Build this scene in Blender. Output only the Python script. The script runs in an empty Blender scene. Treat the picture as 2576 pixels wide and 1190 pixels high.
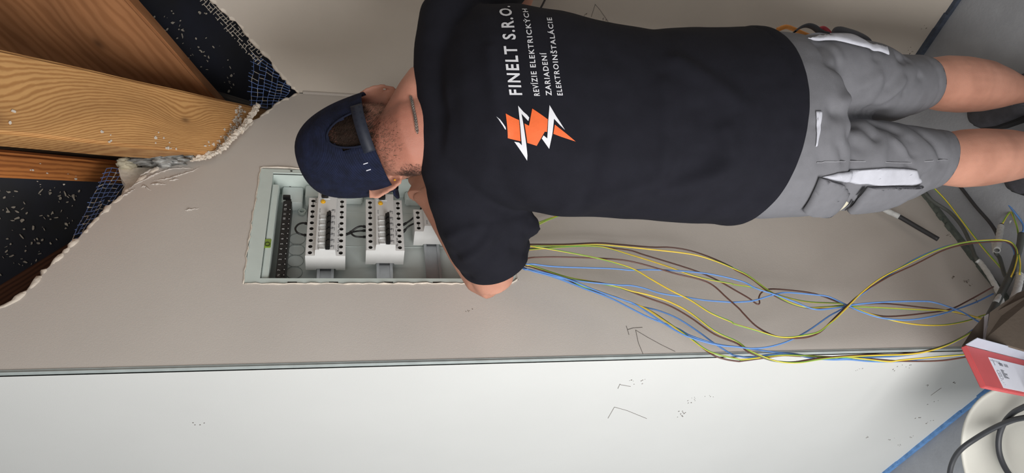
import bpy, bmesh, math, random
from mathutils import Vector, Matrix, noise
from mathutils.bvhtree import BVHTree
from mathutils.geometry import tessellate_polygon
random.seed(7)
V = Vector
SC = bpy.context.scene
COL = SC.collection
# ------------------------------------------------------------------ camera, world, lights, exposure
cd = bpy.data.cameras.new('camera'); cam = bpy.data.objects.new('camera', cd); COL.objects.link(cam)
cd.sensor_fit = 'HORIZONTAL'; cd.sensor_width = 36.0; cd.lens = 24.6225; cd.clip_start = 0.02
cR, cU, cF = V((0.7299,-0.6833,0.0152)), V((0.1441,0.1756,0.9739)), V((0.6682,0.7087,-0.2266))      # the phone is held sideways: up in the room is left in the picture
m3 = Matrix((-cU, cR, -cF)).transposed()
cam.matrix_world = Matrix.Translation((0, 0, 1.6)) @ m3.to_4x4()
SC.camera = cam
w = bpy.data.worlds.new('world'); SC.world = w; w.use_nodes = True
w.node_tree.nodes['Background'].inputs[0].default_value = (0.93, 0.96, 1.0, 1)
w.node_tree.nodes['Background'].inputs[1].default_value = 0.14
def area(name, loc, target, sx, sy, power, color):
    l = bpy.data.lights.new(name, 'AREA'); l.shape = 'RECTANGLE'; l.size = sx; l.size_y = sy; l.energy = power; l.color = color
    o = bpy.data.objects.new(name, l); COL.objects.link(o); o.location = loc
    o.rotation_euler = (V(target) - V(loc)).to_track_quat('-Z', 'Y').to_euler(); return o
area('window_daylight', (-0.72, 0.38, 0.98), (0.78, 1.62, 1.08), 0.9, 0.9, 34, (1.0, 0.985, 0.98))
area('side_fill', (-1.0, 2.6, 0.80), (0.60, 1.5, 0.15), 0.9, 1.0, 11, (0.96, 0.985, 1.0))  # added lamp without a known window, lifts the left floor and lower wall
area('upper_fill', (-1.4, -0.6, 2.35), (1.2, 0.9, 1.6), 1.3, 1.3, 19, (1.0, 0.96, 0.90))  # added warm fill for the timbers and right wall, not a real skylight
SC.view_settings.view_transform = 'Standard'; SC.view_settings.look = 'None'
SC.view_settings.gamma = 1.0; SC.view_settings.use_curve_mapping = False; SC.view_settings.exposure = 0.0

# ------------------------------------------------------------------ materials
def s2l(c): return tuple(((x/255)/12.92 if x/255 <= .04045 else ((x/255+.055)/1.055)**2.4) for x in c)
def pm(name, rgb, rough=.6, var=.08, scale=12., bump=0., bscale=250., metal=0., spec=.5, sss=0., coat=0., stretch=None, rgb2=None):
    m = bpy.data.materials.new(name); m.use_nodes = True; nt = m.node_tree; N = nt.nodes; L = nt.links
    b = N['Principled BSDF']; c = s2l(rgb)
    b.inputs['Roughness'].default_value = rough; b.inputs['Metallic'].default_value = metal
    b.inputs['Specular IOR Level'].default_value = spec
    if sss: b.inputs['Subsurface Weight'].default_value = sss; b.inputs['Subsurface Radius'].default_value = (.012, .005, .003); b.inputs['Subsurface Scale'].default_value = 1
    if coat: b.inputs['Coat Weight'].default_value = coat
    tc = N.new('ShaderNodeTexCoord'); mp = N.new('ShaderNodeMapping'); L.new(tc.outputs['Object'], mp.inputs[0])
    if stretch: mp.inputs['Scale'].default_value = stretch
    nz = N.new('ShaderNodeTexNoise'); nz.inputs['Scale'].default_value = scale; nz.inputs['Detail'].default_value = 6
    L.new(mp.outputs[0], nz.inputs[0])
    rp = N.new('ShaderNodeValToRGB'); rp.color_ramp.elements[0].position = .3; rp.color_ramp.elements[1].position = .7
    c2 = s2l(rgb2) if rgb2 else c
    rp.color_ramp.elements[0].color = tuple(x*(1-var) for x in c)+(1,); rp.color_ramp.elements[1].color = tuple(min(1, x*(1+var)) for x in c2)+(1,)
    L.new(nz.outputs[0], rp.inputs[0]); L.new(rp.outputs[0], b.inputs['Base Color'])
    if bump:
        n2 = N.new('ShaderNodeTexNoise'); n2.inputs['Scale'].default_value = bscale; n2.inputs['Detail'].default_value = 4; L.new(mp.outputs[0], n2.inputs[0])
        bp = N.new('ShaderNodeBump'); bp.inputs['Strength'].default_value = bump; bp.inputs['Distance'].default_value = .002
        L.new(n2.outputs[0], bp.inputs['Height']); L.new(bp.outputs[0], b.inputs['Normal'])
    return m
def wood(name, rgb, dark, knots=(), ring=38., dist=2.2):
    """plank: x is the length; rings bend round the knots"""
    m = bpy.data.materials.new(name); m.use_nodes = True; nt = m.node_tree; N = nt.nodes; L = nt.links; b = N['Principled BSDF']
    b.inputs['Roughness'].default_value = .62
    tc = N.new('ShaderNodeTexCoord'); sx = N.new('ShaderNodeSeparateXYZ'); L.new(tc.outputs['Object'], sx.inputs[0])
    y = sx.outputs['Y']
    def mth(op, a, bb=None):
        n = N.new('ShaderNodeMath'); n.operation = op
        for i, q in enumerate((a, bb)):
            if q is None: continue
            if hasattr(q, 'links'): L.new(q, n.inputs[i])
            else: n.inputs[i].default_value = q
        return n.outputs[0]
    kd = None
    for (kx, ky, r, push) in knots:
        dx = mth('MULTIPLY', mth('SUBTRACT', sx.outputs['X'], kx), .45); dy = mth('SUBTRACT', sx.outputs['Y'], ky)
        d2 = mth('ADD', mth('MULTIPLY', dx, dx), mth('MULTIPLY', dy, dy))
        g = mth('EXPONENT', mth('MULTIPLY', d2, -1/(r*r*14)))
        y = mth('ADD', y, mth('MULTIPLY', g, push))
        k = mth('EXPONENT', mth('MULTIPLY', d2, -1/(r*r*.4)))
        kd = k if kd is None else mth('MAXIMUM', kd, k)
    cb = N.new('ShaderNodeCombineXYZ'); L.new(mth('MULTIPLY', sx.outputs['X'], .18), cb.inputs[0]); L.new(y, cb.inputs[1]); L.new(mth('MULTIPLY', sx.outputs['Z'], .6), cb.inputs[2])
    wv = N.new('ShaderNodeTexWave'); wv.bands_direction = 'Y'; wv.inputs['Scale'].default_value = ring; wv.inputs['Distortion'].default_value = dist
    wv.inputs['Detail'].default_value = 3; wv.inputs['Detail Scale'].default_value = 2.; L.new(cb.outputs[0], wv.inputs[0])
    nz = N.new('ShaderNodeTexNoise'); nz.inputs['Scale'].default_value = 14; nz.inputs['Detail'].default_value = 6; L.new(cb.outputs[0], nz.inputs[0])
    rp = N.new('ShaderNodeValToRGB'); e = rp.color_ramp.elements; e[0].position = .05; e[1].position = .75
    e[0].color = s2l(dark)+(1,); e[1].color = s2l(rgb)+(1,); L.new(wv.outputs[0], rp.inputs[0])
    mx = N.new('ShaderNodeMix'); mx.data_type = 'RGBA'; mx.blend_type = 'MULTIPLY'; mx.inputs[0].default_value = .55
    r2 = N.new('ShaderNodeValToRGB'); r2.color_ramp.elements[0].position = .3; r2.color_ramp.elements[0].color = (.45, .42, .4, 1); r2.color_ramp.elements[1].position = .62; L.new(nz.outputs[0], r2.inputs[0])
    L.new(rp.outputs[0], mx.inputs[6]); L.new(r2.outputs[0], mx.inputs[7]); out = mx.outputs[2]
    if kd is not None:
        m2 = N.new('ShaderNodeMix'); m2.data_type = 'RGBA'; L.new(kd, m2.inputs[0]); L.new(out, m2.inputs[6]); m2.inputs[7].default_value = s2l(tuple(q*.72 for q in dark))+(1,); out = m2.outputs[2]
    L.new(out, b.inputs['Base Color'])
    bp = N.new('ShaderNodeBump'); bp.inputs['Strength'].default_value = .25; bp.inputs['Distance'].default_value = .001; L.new(wv.outputs[0], bp.inputs['Height']); L.new(bp.outputs[0], b.inputs['Normal'])
    return m
M = {}
M['plaster'] = pm('plaster_warm', (205, 198, 190), .9, .035, 5, .12, 420, spec=.2)
M['plaster_r'] = pm('plaster_right', (203, 194, 182), .9, .04, 5, .12, 420, spec=.2)
M['board'] = pm('plaster_white', (209, 210, 207), .85, .02, 4, .1, 500, spec=.25)
M['rough_plaster'] = pm('plaster_rough', (222, 212, 198), .95, .12, 60, .6, 160, spec=.15)
M['floor'] = pm('screed', (150, 153, 158), .85, .08, 14, .35, 120, spec=.3)
M['strip'] = pm('foam_strip', (98, 142, 194), .8, .22, 60, .5, 160)
M['bead'] = pm('galvanised_bead', (170, 178, 176), .5, .12, 30, 0, 200, metal=.1)
M['pencil'] = pm('pencil', (118, 112, 106), .8, .2, 80)
M['chip'] = pm('wall_chip', (132, 122, 112), .9, .2, 80)
M['foil'] = pm('roof_membrane', (23, 24, 29), .62, .35, 7, .12, 60, rgb2=(22, 25, 42))
M['fleck'] = pm('plaster_fleck', (190, 180, 165), .9, .25, 90)
M['mesh_blue'] = pm('fibreglass_mesh', (112, 138, 196), .5, .3, 60)
M['mesh_white'] = pm('mesh_with_plaster', (200, 190, 176), .8, .3, 120)
M['foamlump'] = pm('pu_foam', (176, 168, 146), .8, .25, 40, .5, 90)
M['plastic_bag'] = pm('grey_plastic', (96, 96, 94), .3, .5, 40, .3, 60, rgb2=(150, 150, 146))
M['box'] = pm('panel_plastic', (206, 217, 211), .45, .03, 30, .05, 600)
M['box_back'] = pm('panel_back', (212, 220, 217), .55, .04, 30, .08, 500)
M['steel'] = pm('zinc_rail', (172, 176, 180), .35, .08, 40, 0, 200, metal=.75)
M['mcb'] = pm('breaker_plastic', (224, 224, 222), .5, .02, 60)
M['white'] = pm('white_plastic', (228, 229, 228), .45, .02, 60)
M['black'] = pm('black_plastic', (24, 23, 24), .45, .15, 60)
M['hole'] = pm('terminal_dark', (44, 40, 36), .7, .2, 90)
M['screw'] = pm('terminal_screw', (132, 120, 104), .4, .2, 90, metal=.7)
M['yellow'] = pm('test_button', (238, 182, 36), .4, .05, 60)
M['print'] = pm('grey_print', (70, 72, 80), .7, .1, 60)
M['ink'] = pm('marker_ink', (46, 46, 52), .7, .2, 60)
M['vial'] = pm('level_vial', (132, 158, 58), .2, .15, 60)
M['navy'] = pm('cap_cotton', (26, 30, 46), .9, .12, 60, .4, 900, spec=.2)
M['strap'] = pm('cap_strap', (34, 38, 50), .6, .05, 60)
M['shirt'] = pm('black_jersey', (29, 29, 36), .92, .10, 30, .3, 1500, spec=.18)
M['prt_w'] = pm('print_white', (226, 226, 230), .6, .03, 60)
M['prt_o'] = pm('print_orange', (236, 104, 44), .6, .05, 90)
M['shorts'] = pm('grey_twill', (118, 118, 122), .85, .05, 60, .35, 1400, spec=.25)
M['shorts_l'] = pm('pale_grey_twill', (196, 197, 205), .85, .05, 60, .3, 1400, spec=.25)
M['shorts_d'] = pm('dark_seam', (74, 74, 78), .9, .1, 60)
M['shoe'] = pm('grey_shoe_suede', (70, 70, 76), .85, .2, 60, .4, 600)
M['sole'] = pm('shoe_rubber', (40, 40, 42), .7, .1, 60)
M['steel_chain'] = pm('steel_chain', (170, 165, 158), .3, .1, 60, metal=.9)
M['red'] = pm('red_rubber', (168, 52, 62), .5, .1, 60)
M['orange'] = pm('orange_rubber', (214, 138, 60), .5, .1, 60)
M['eye'] = pm('eye_white', (226, 220, 214), .25, .03, 40)
M['iris'] = pm('iris', (70, 52, 40), .25, .1, 40)
M['lip'] = pm('lip', (168, 98, 90), .5, .08, 60)
M['brown_w'] = pm('wire_brown', (98, 66, 58), .4, .06, 60)
M['blue_w'] = pm('wire_blue', (96, 142, 206), .4, .06, 60)
M['yellow_w'] = pm('wire_yellow', (228, 196, 66), .4, .06, 60)
M['green_w'] = pm('wire_green', (110, 168, 74), .4, .06, 60)
M['cable'] = pm('cable_grey_black', (52, 52, 54), .55, .1, 60)
M['sheath'] = pm('cable_sheath', (84, 88, 84), .55, .1, 60)
M['tape'] = pm('white_tape', (208, 210, 208), .7, .12, 90, .5, 200)
M['cardred'] = pm('red_card', (194, 84, 86), .55, .05, 30)
M['cardgrey'] = pm('grey_white_card', (172, 178, 190), .7, .03, 30)
M['card'] = pm('brown_cardboard', (88, 78, 68), .9, .06, 40, .2, 200)
M['paper'] = pm('label_paper', (226, 228, 238), .6, .02, 40)
M['tub'] = pm('tub_plastic', (208, 207, 198), .5, .05, 9, .05, 200)
M['hose'] = pm('black_rubber_cable', (50, 52, 56), .5, .08, 60)

# ------------------------------------------------------------------ mesh helpers
def link(name, me, mats, parent=None, smooth=False, mw=None):
    for mm in (mats if isinstance(mats, (list, tuple)) else [mats]): me.materials.append(mm)
    if smooth: me.polygons.foreach_set('use_smooth', [True]*len(me.polygons))
    o = bpy.data.objects.new(name, me); COL.objects.link(o)
    if mw is not None: o.matrix_world = mw
    if parent is not None: o.parent = parent
    return o
class MB:
    def __init__(s): s.v = []; s.f = []; s.mi = []
    def add(s, vs, fs, mi=0):
        n = len(s.v); s.v += [tuple(q) for q in vs]; s.f += [tuple(i+n for i in q) for q in fs]; s.mi += [mi]*len(fs); return s
    def box(s, lo, hi, mi=0, mat=None):
        x0, y0, z0 = lo; x1, y1, z1 = hi
        vs = [V(q) for q in ((x0,y0,z0),(x1,y0,z0),(x1,y1,z0),(x0,y1,z0),(x0,y0,z1),(x1,y0,z1),(x1,y1,z1),(x0,y1,z1))]
        if mat is not None: vs = [mat @ q for q in vs]
        return s.add(vs, [(0,3,2,1),(4,5,6,7),(0,1,5,4),(1,2,6,5),(2,3,7,6),(3,0,4,7)], mi)
    def bbox(s, lo, hi, bev=.001, mi=0, mat=None):
        """box with chamfered edges"""
        bm = bmesh.new(); bmesh.ops.create_cube(bm, size=1)
        for q in bm.verts: q.co = V([lo[i]+(q.co[i]+.5)*(hi[i]-lo[i]) for i in range(3)])
        bmesh.ops.bevel(bm, geom=bm.edges[:], offset=bev, segments=2, affect='EDGES')
        bm.verts.index_update(); vs = [(mat @ q.co) if mat is not None else q.co.copy() for q in bm.verts]
        fs = [[q.index for q in ff.verts] for ff in bm.faces]; bm.free(); return s.add(vs, fs, mi)
    def tube(s, pts, r, n=8, mi=0, caps=True, stripe=None, twist=0.):
        pts = [V(q) for q in pts]; rs = r if isinstance(r, (list, tuple)) else [r]*len(pts)
        T = [(pts[min(i+1, len(pts)-1)]-pts[max(i-1, 0)]).normalized() for i in range(len(pts))]
        a = T[0].orthogonal().normalized(); vs = []; fs = []; ms = []
        for i, c in enumerate(pts):
            a = (a - T[i]*a.dot(T[i])).normalized(); b = T[i].cross(a)
            for k in range(n):
                t = 2*math.pi*k/n + twist*i; vs.append(c + rs[i]*(math.cos(t)*a + math.sin(t)*b))
        for i in range(len(pts)-1):
            for k in range(n):
                fs.append((i*n+k, i*n+(k+1) % n, (i+1)*n+(k+1) % n, (i+1)*n+k))
                ms.append(mi if not stripe else stripe[int(k*len(stripe)/n)])
        if caps: fs += [tuple(range(n-1, -1, -1)), tuple(range((len(pts)-1)*n, len(pts)*n))]; ms += [mi, mi]
        k0 = len(s.f); s.add(vs, fs, 0); s.mi[k0:] = ms; return s
    def loft(s, rings, n=24, mi=0, caps=True, ex=2.0):
        vs = []; fs = []
        for (c, a, b) in rings:
            c, a, b = V(c), V(a), V(b)
            for k in range(n):
                t = 2*math.pi*k/n; ct, st = math.cos(t), math.sin(t)
                vs.append(c + a*math.copysign(abs(ct)**(2/ex), ct) + b*math.copysign(abs(st)**(2/ex), st))
        for i in range(len(rings)-1):
            for k in range(n): fs.append((i*n+k, i*n+(k+1) % n, (i+1)*n+(k+1) % n, (i+1)*n+k))
        if caps: fs += [tuple(range(n-1, -1, -1)), tuple(range((len(rings)-1)*n, len(rings)*n))]
        return s.add(vs, fs, mi)
    def disc(s, c, u, v, r, n=16, mi=0):
        c, u, v = V(c), V(u), V(v)
        return s.add([c+u*r*math.cos(2*math.pi*k/n)+v*r*math.sin(2*math.pi*k/n) for k in range(n)], [tuple(range(n))], mi)
    def ring(s, c, u, v, r0, r1, h, n=20, mi=0):
        """flat washer standing h along u x v"""
        c, u, v = V(c), V(u), V(v); w_ = u.cross(v)*h; vs = []
        for (r, o) in ((r0, 0), (r0, 1), (r1, 1), (r1, 0)):
            vs += [c+u*r*math.cos(2*math.pi*k/n)+v*r*math.sin(2*math.pi*k/n)+w_*o for k in range(n)]
        fs = []
        for q in range(3):
            for k in range(n): fs.append((q*n+k, (q+1)*n+k, (q+1)*n+(k+1) % n, q*n+(k+1) % n))
        return s.add(vs, fs, mi)
    def mesh(s, name):
        me = bpy.data.meshes.new(name); me.from_pydata(s.v, [], s.f)
        if any(s.mi): me.polygons.foreach_set('material_index', s.mi)
        bm = bmesh.new(); bm.from_mesh(me); bmesh.ops.recalc_face_normals(bm, faces=bm.faces[:]); bm.to_mesh(me); bm.free(); me.update(); return me
    def obj(s, name, mats, parent=None, smooth=False, mw=None): return link(name, s.mesh(name), mats, parent, smooth, mw)
def cr(pts, k=6):
    """Catmull-Rom through the points"""
    P = [V(q) for q in pts]; P = [P[0]*2-P[1]]+P+[P[-1]*2-P[-2]]; out = []
    for i in range(1, len(P)-2):
        for j in range(k):
            t = j/k; a, b, c, d = P[i-1:i+3]
            out.append(.5*((2*b)+(c-a)*t+(2*a-5*b+4*c-d)*t*t+(3*b-a-3*c+d)*t**3))
    out.append(P[-2]); return out
def tag(o, label=None, cat=None, group=None, kind=None):
    if label: o['label'] = label
    if cat: o['category'] = cat
    if group: o['group'] = group
    if kind: o['kind'] = kind
    return o
def thing(name, label, cat, loc=(0, 0, 0), group=None):
    o = bpy.data.objects.new(name, None); COL.objects.link(o); o.location = loc; o.empty_display_size = .05
    return tag(o, label, cat, group)
def keep(o, parent):
    """parent without moving"""
    o.parent = parent; o.matrix_parent_inverse = parent.matrix_basis.inverted(); return o
def dup(root):
    r = root.copy(); COL.objects.link(r)
    for ch in [q for q in KIDS.get(root.name, [])]:
        c = ch.copy(); COL.objects.link(c); c.parent = r
        for g in KIDS.get(ch.name, []):
            d = g.copy(); COL.objects.link(d); d.parent = c
    return r
KIDS = {}
def kid(o):
    KIDS.setdefault(o.parent.name, []).append(o); return o
def text_geo(body, bold=0., spc=1.):
    c = bpy.data.curves.new('lettering', 'FONT'); c.body = body; c.resolution_u = 3; c.offset = bold; c.space_character = spc
    o = bpy.data.objects.new('lettering', c); COL.objects.link(o)
    me = o.evaluated_get(bpy.context.evaluated_depsgraph_get()).to_mesh()
    vs = [q.co.copy() for q in me.vertices]; fs = [tuple(q.vertices) for q in me.polygons]
    bpy.data.objects.remove(o); bpy.data.curves.remove(c); return vs, fs
def norm2(vs):
    x0 = min(q.x for q in vs); x1 = max(q.x for q in vs); return [((q.x-x0)/(x1-x0), q.y/.73) for q in vs]
def remeshed(mb, voxel, smooth_it=4, fac=.5, name='tmp'):
    me = mb.mesh(name); o = bpy.data.objects.new(name, me); COL.objects.link(o)
    md = o.modifiers.new('r', 'REMESH'); md.mode = 'VOXEL'; md.voxel_size = voxel
    if smooth_it: sm = o.modifiers.new('s', 'SMOOTH'); sm.iterations = smooth_it; sm.factor = fac
    ev = o.evaluated_get(bpy.context.evaluated_depsgraph_get()); r = bpy.data.meshes.new_from_object(ev)
    bpy.data.objects.remove(o); return r
def cut(me, co, no, radius=None, center=None, pred=None):
    """remove what lies on the +no side of the plane (only near center when given)"""
    bm = bmesh.new(); bm.from_mesh(me); co = V(co); no = V(no).normalized()
    if center is None: geom = bm.verts[:]+bm.edges[:]+bm.faces[:]
    else:
        c = V(center); vs = {q for q in bm.verts if (q.co-c).length < radius}
        fs = [q for q in bm.faces if all(x in vs for x in q.verts)]; geom = list({x for q in fs for x in q.verts})+list({x for q in fs for x in q.edges})+fs
    if pred:
        vs = {q for q in bm.verts if pred(q.co)}; fs = [q for q in bm.faces if all(x in vs for x in q.verts)]; geom = list(vs)+list({x for q in fs for x in q.edges})+fs
    r = bmesh.ops.bisect_plane(bm, geom=geom, plane_co=co, plane_no=no, clear_outer=False, dist=1e-5)
    kill = [q for q in bm.verts if (q.co-co).dot(no) > 2e-5 and (center is None or (q.co-V(center)).length < radius) and (pred is None or pred(q.co))]
    bmesh.ops.delete(bm, geom=kill, context='VERTS'); bm.to_mesh(me); bm.free(); me.update()
def solidify(me, t):
    bm = bmesh.new(); bm.from_mesh(me); bmesh.ops.recalc_face_normals(bm, faces=bm.faces[:])
    bmesh.ops.solidify(bm, geom=bm.faces[:], thickness=t); bm.to_mesh(me); bm.free(); me.update()
def bvh_of(o):
    me = o.data; return BVHTree.FromPolygons([q.co.copy() for q in me.vertices], [tuple(q.vertices) for q in me.polygons])
def snap(bvh, q, off, ref):
    q = V(q); ref = V(ref).normalized(); r = bvh.ray_cast(q+ref*.06, -ref, .14)
    if r[0] is not None: n = r[1] if r[1].dot(ref) > 0 else -r[1]; return r[0]+n*off
    h = bvh.find_nearest(q); n = h[1]
    if n.dot(ref) < 0: n = -n
    return h[0]+n*off
def jag(pts, step, amp, seed=0):
    """subdivide a 2d path and roughen it"""
    rr = random.Random(seed); out = []
    for a, b in zip(pts, pts[1:]):
        L = math.dist(a, b); n = max(1, int(L/step))
        for i in range(n):
            t = i/n; j = amp if 0 < i else amp*.5
            out.append((a[0]+(b[0]-a[0])*t+rr.uniform(-j, j), a[1]+(b[1]-a[1])*t+rr.uniform(-j, j)))
    out.append(pts[-1]); return out
def slab(loops, to3, dvec):
    """flat board with holes: front face, back face and every rim"""
    mb = MB(); L3 = [[V(to3(q)) for q in lp] for lp in loops]
    tris = tessellate_polygon([[V((q[0], q[1], 0)) for q in lp] for lp in loops]); allv = [q for lp in L3 for q in lp]; n = len(allv); d = V(dvec)
    fs = [tuple(t) for t in tris] + [tuple(i+n for i in t) for t in tris]; k = 0
    for lp in L3:
        m_ = len(lp)
        for i in range(m_): a, b = k+i, k+(i+1) % m_; fs.append((a, b, b+n, a+n))
        k += m_
    return mb.add(allv+[q+d for q in allv], fs)

# ------------------------------------------------------------------ the room
YW, XL, XR = 1.1301, 0.7357, 1.5673
edge_px = [V(q) for q in [(1.5649,1.7342),(1.5382,1.7599),(1.5194,1.7799),(1.4985,1.7897),(1.476,1.8048),(1.4541,1.8169),(1.4416,1.8332),(1.4046,1.8513),(1.3703,1.8689),(1.3343,1.8848),(1.3134,1.8994),(1.3047,1.9263),(1.2903,1.9593),(1.2722,1.9886),(1.2603,2.0102),(1.2369,2.03),(1.2171,2.042),(1.2041,2.0489),(1.1811,2.0628),(1.1614,2.0687),(1.137,2.0823),(1.1146,2.0922),(1.0859,2.1039),(1.0603,2.1115),(1.0246,2.1282),(0.9935,2.1396),(0.9643,2.1535),(0.9323,2.1633),(0.9107,2.1722),(0.8842,2.1881),(0.8718,2.2031),(0.8492,2.2146)]]
top = jag(edge_px, .008, .0022, 3)
hole = jag([(0.9266,1.8014),(1.0594,1.8022),(1.1423,1.8008),(1.2055,1.8001),(1.2668,1.7998)], .01, .0016, 4) + jag([(1.2713,1.7933),(1.2717,1.7612),(1.2705,1.7084)]+[(1.2685, 1.66), (1.2685, 1.246), (.9385, 1.246)], .02, .0012, 5) + jag(((.9385, 1.246), (.934, 1.252), (.9275, 1.262), (.927, 1.4), (.9265, 1.6), (.9265, 1.798)), .01, .0014, 6)
outer = [(XL, 0.0), (XR, 0.0)] + [tuple(q) for q in top] + [(XL+.045, 2.235), (XL, 2.28)]
wall_back = slab([outer, hole], lambda q: (q[0], YW, q[1]), (0, .0125, 0)).obj('wall_back', M['plaster']); tag(wall_back, kind='structure')
top_r = jag([(1.1304,1.7323),(1.1178,1.7456),(1.0891,1.7666),(1.0677,1.7817),(1.0386,1.7951),(1.0112,1.8183),(0.9864,1.8374),(0.9458,1.8607),(0.925,1.8823),(0.8989,1.9054),(0.8656,1.9352),(0.8095,1.9806),(0.7,2.0693)], .008, .002, 9)
outer_r = [(YW+.0125, 0.0), (-.9, 0.0), (-.9, 3.2)] + [tuple(q) for q in reversed(top_r)]
wall_right = slab([outer_r], lambda q: (XR, q[0], q[1]), (.0125, 0, 0)).obj('wall_right', M['plaster_r']); tag(wall_right, kind='structure')
wall_left = slab([[(YW+.002, 0), (4.2, 0), (4.2, 3.0), (YW+.002, 3.0)]], lambda q: (XL, q[0], q[1]), (.0125, 0, 0)).obj('wall_left', M['board']); tag(wall_left, kind='structure')
floor = MB().box((-3.2, -3.0, -.05), (3.0, 4.2, 0)).obj('floor', M['floor']); tag(floor, kind='structure')
# galvanised corner bead along the outer edge
mb = MB()
for (u, v_) in (((0, 0, 0), (.0105, 0, 0)),):
    mb.box((XL-.0012, YW-.0012, 0), (XL+.0045, YW, 2.75)); mb.box((XL-.0012, YW-.0012, 0), (XL, YW+.007, 2.75)); mb.tube([(XL-.0012, YW-.0012, 0), (XL-.0012, YW-.0012, 2.75)], .0016, 8)
bead = mb.obj('trim_1', M['bead'], None, False); tag(bead, kind='structure')
M['strip_d'] = pm('foam_strip_shaded', (70, 78, 92), .85, .25, 60, .5, 160)  # right-hand run of the blue foam, its shade put into the colour
M['strip_g'] = pm('foam_strip_grey', (96, 104, 98), .85, .25, 60, .5, 160)
def foam(name, a, b, seed, mk='strip'):
    a, b = V(a), V(b); mbx = MB(); n = 40; t = (b-a).normalized(); nx = V((-t.y, t.x, 0)); rr = random.Random(seed)
    for i in range(n):
        q0 = a+(b-a)*(i/n); q1 = a+(b-a)*((i+1)/n); h = .012+rr.uniform(-.003, .004)
        m = Matrix((t, nx, V((0, 0, 1)))).transposed().to_4x4(); m.translation = q0
        mbx.box((0, -.004, 0), ((q1-q0).length, .009+rr.uniform(-.001, .002), h), 0, m)
    o = mbx.obj(name, M[mk]); tag(o, kind='structure'); return o
foam('baseboard_left', (XL-.004, 4.1, .0), (XL-.004, YW, .0), 1)
foam('baseboard_right', (XR-.004, -.8, 0), (XR-.004, YW-.01, 0), 2, 'strip_d')
foam('baseboard_back', (XL, YW-.008, 0), (XR, YW-.008, 0), 3, 'strip_g')
# pencil marks and scuffs are flat strokes lying on the boards
def strokes(name, polys, to3, width, nrm, parent, m, label=None):
    mbx = MB(); n = V(nrm)
    for pl in polys:
        P = [V(to3(q)) for q in pl]
        for a, b in zip(P, P[1:]):
            d = (b-a).normalized(); s = d.cross(n)*width/2; a2 = a-d*width*.3; b2 = b+d*width*.3
            vs = [a2-s, a2+s, b2+s, b2-s]; mbx.add(vs+[q+n*.0004 for q in vs], [(0,1,2,3),(4,5,6,7),(0,1,5,4),(1,2,6,5),(2,3,7,6),(3,0,4,7)])
    o = mbx.obj(name, m, parent); 
    if label: o['label'] = label
    return o
tb = lambda q: (q[0], YW-.0002, q[1]); tl = lambda q: (XL-.0002, q[0], q[1]); tr_ = lambda q: (XR-.0002, q[0], q[1])
for k_, pl in enumerate([[[(0.8116,1.0294),(0.7895,1.0295)],[(0.8023,1.0284),(0.8062,1.0159),(0.8072,0.9945)]],[[(0.8007,1.0115),(0.7691,1.0144),(0.7411,1.0121)],[(0.8007,1.0115),(0.7819,0.9899),(0.7629,0.9656),(0.7454,0.9397)]]]):
    strokes('pencil_mark', pl, tb, .0011, (0, -1, 0), wall_back, M['pencil'])
for pl in [[[(1.2332,1.0323),(1.2517,1.0317)],[(1.2359,1.0315),(1.2451,1.0045)]],[[(1.3809,1.0168),(1.3308,1.016),(1.3495,0.9798),(1.3911,0.9183)]],[[(1.3395,0.1649),(1.3052,0.1593)]]]:
    strokes('pencil_mark', pl, tl, .001, (-1, 0, 0), wall_left, M['pencil'])
for pl in [[[(0.8441,1.0093),(0.8097,1.0081)],[(0.8097,1.0081),(0.8221,0.9929),(0.8529,0.9615)]]]:
    strokes('pencil_mark', pl, tr_, .001, (-1, 0, 0), wall_right, M['pencil'])
rr = random.Random(12)
def chips(name, spots, to3, nrm, parent, n_each, spread, size, m):
    mbx = MB(); n = V(nrm)
    for c in spots:
        for k in range(n_each):
            q = (c[0]+rr.gauss(0, spread), c[1]+rr.gauss(0, spread)); o = V(to3(q)); u = n.orthogonal().normalized(); v_ = n.cross(u)
            a0 = rr.uniform(0, 6.3); K = 6; r0 = size*rr.uniform(.4, 1.3); el = rr.uniform(.4, 1)
            vs = [o+u*math.cos(a0+2*math.pi*i/K)*r0*rr.uniform(.6, 1)+v_*math.sin(a0+2*math.pi*i/K)*r0*el*rr.uniform(.6, 1) for i in range(K)]
            mbx.add(vs+[q_+n*.0006 for q_ in vs], [tuple(range(K)), tuple(range(K, 2*K))]+[(i, (i+1) % K, K+(i+1) % K, K+i) for i in range(K)])
    o = mbx.obj(name, m, parent); o['kind'] = 'stuff'; return o
chips('scuff_marks', [(1.3104,0.8302),(1.3207,0.8331),(1.3745,0.8355),(1.3896,0.8328),(1.3655,0.8339),(1.2968,0.801),(1.2039,0.3576),(1.2003,0.3273),(1.2072,0.4573),(1.2908,0.2136),(1.3725,0.1315),(1.4811,0.0661),(1.5702,0.0685),(1.4548,0.1226),(1.6161,0.077),(1.2768,0.1418),(1.2257,1.0071),(1.2306,0.9782),(1.3276,1.8804),(1.5752,0.1302),(1.5545,0.2201)], tl, (-1, 0, 0), wall_left, 4, .006, .0018, M['pencil'])
chips('scuff_marks', [(0.9368,0.0724),(0.9251,0.0746),(0.929,0.0816),(0.9446,0.1096),(0.8525,1.3598),(0.8721,0.0941),(1.0952,0.0263),(0.9398,1.2475)], tb, (0, -1, 0), wall_back, 5, .004, .0022, M['chip'])
chips('scuff_marks', [(0.7863,0.0462),(0.85,0.0486),(0.8684,0.0334),(0.8434,1.0279),(0.8471,0.9734)], tr_, (-1, 0, 0), wall_right, 4, .004, .0022, M['chip'])
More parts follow.
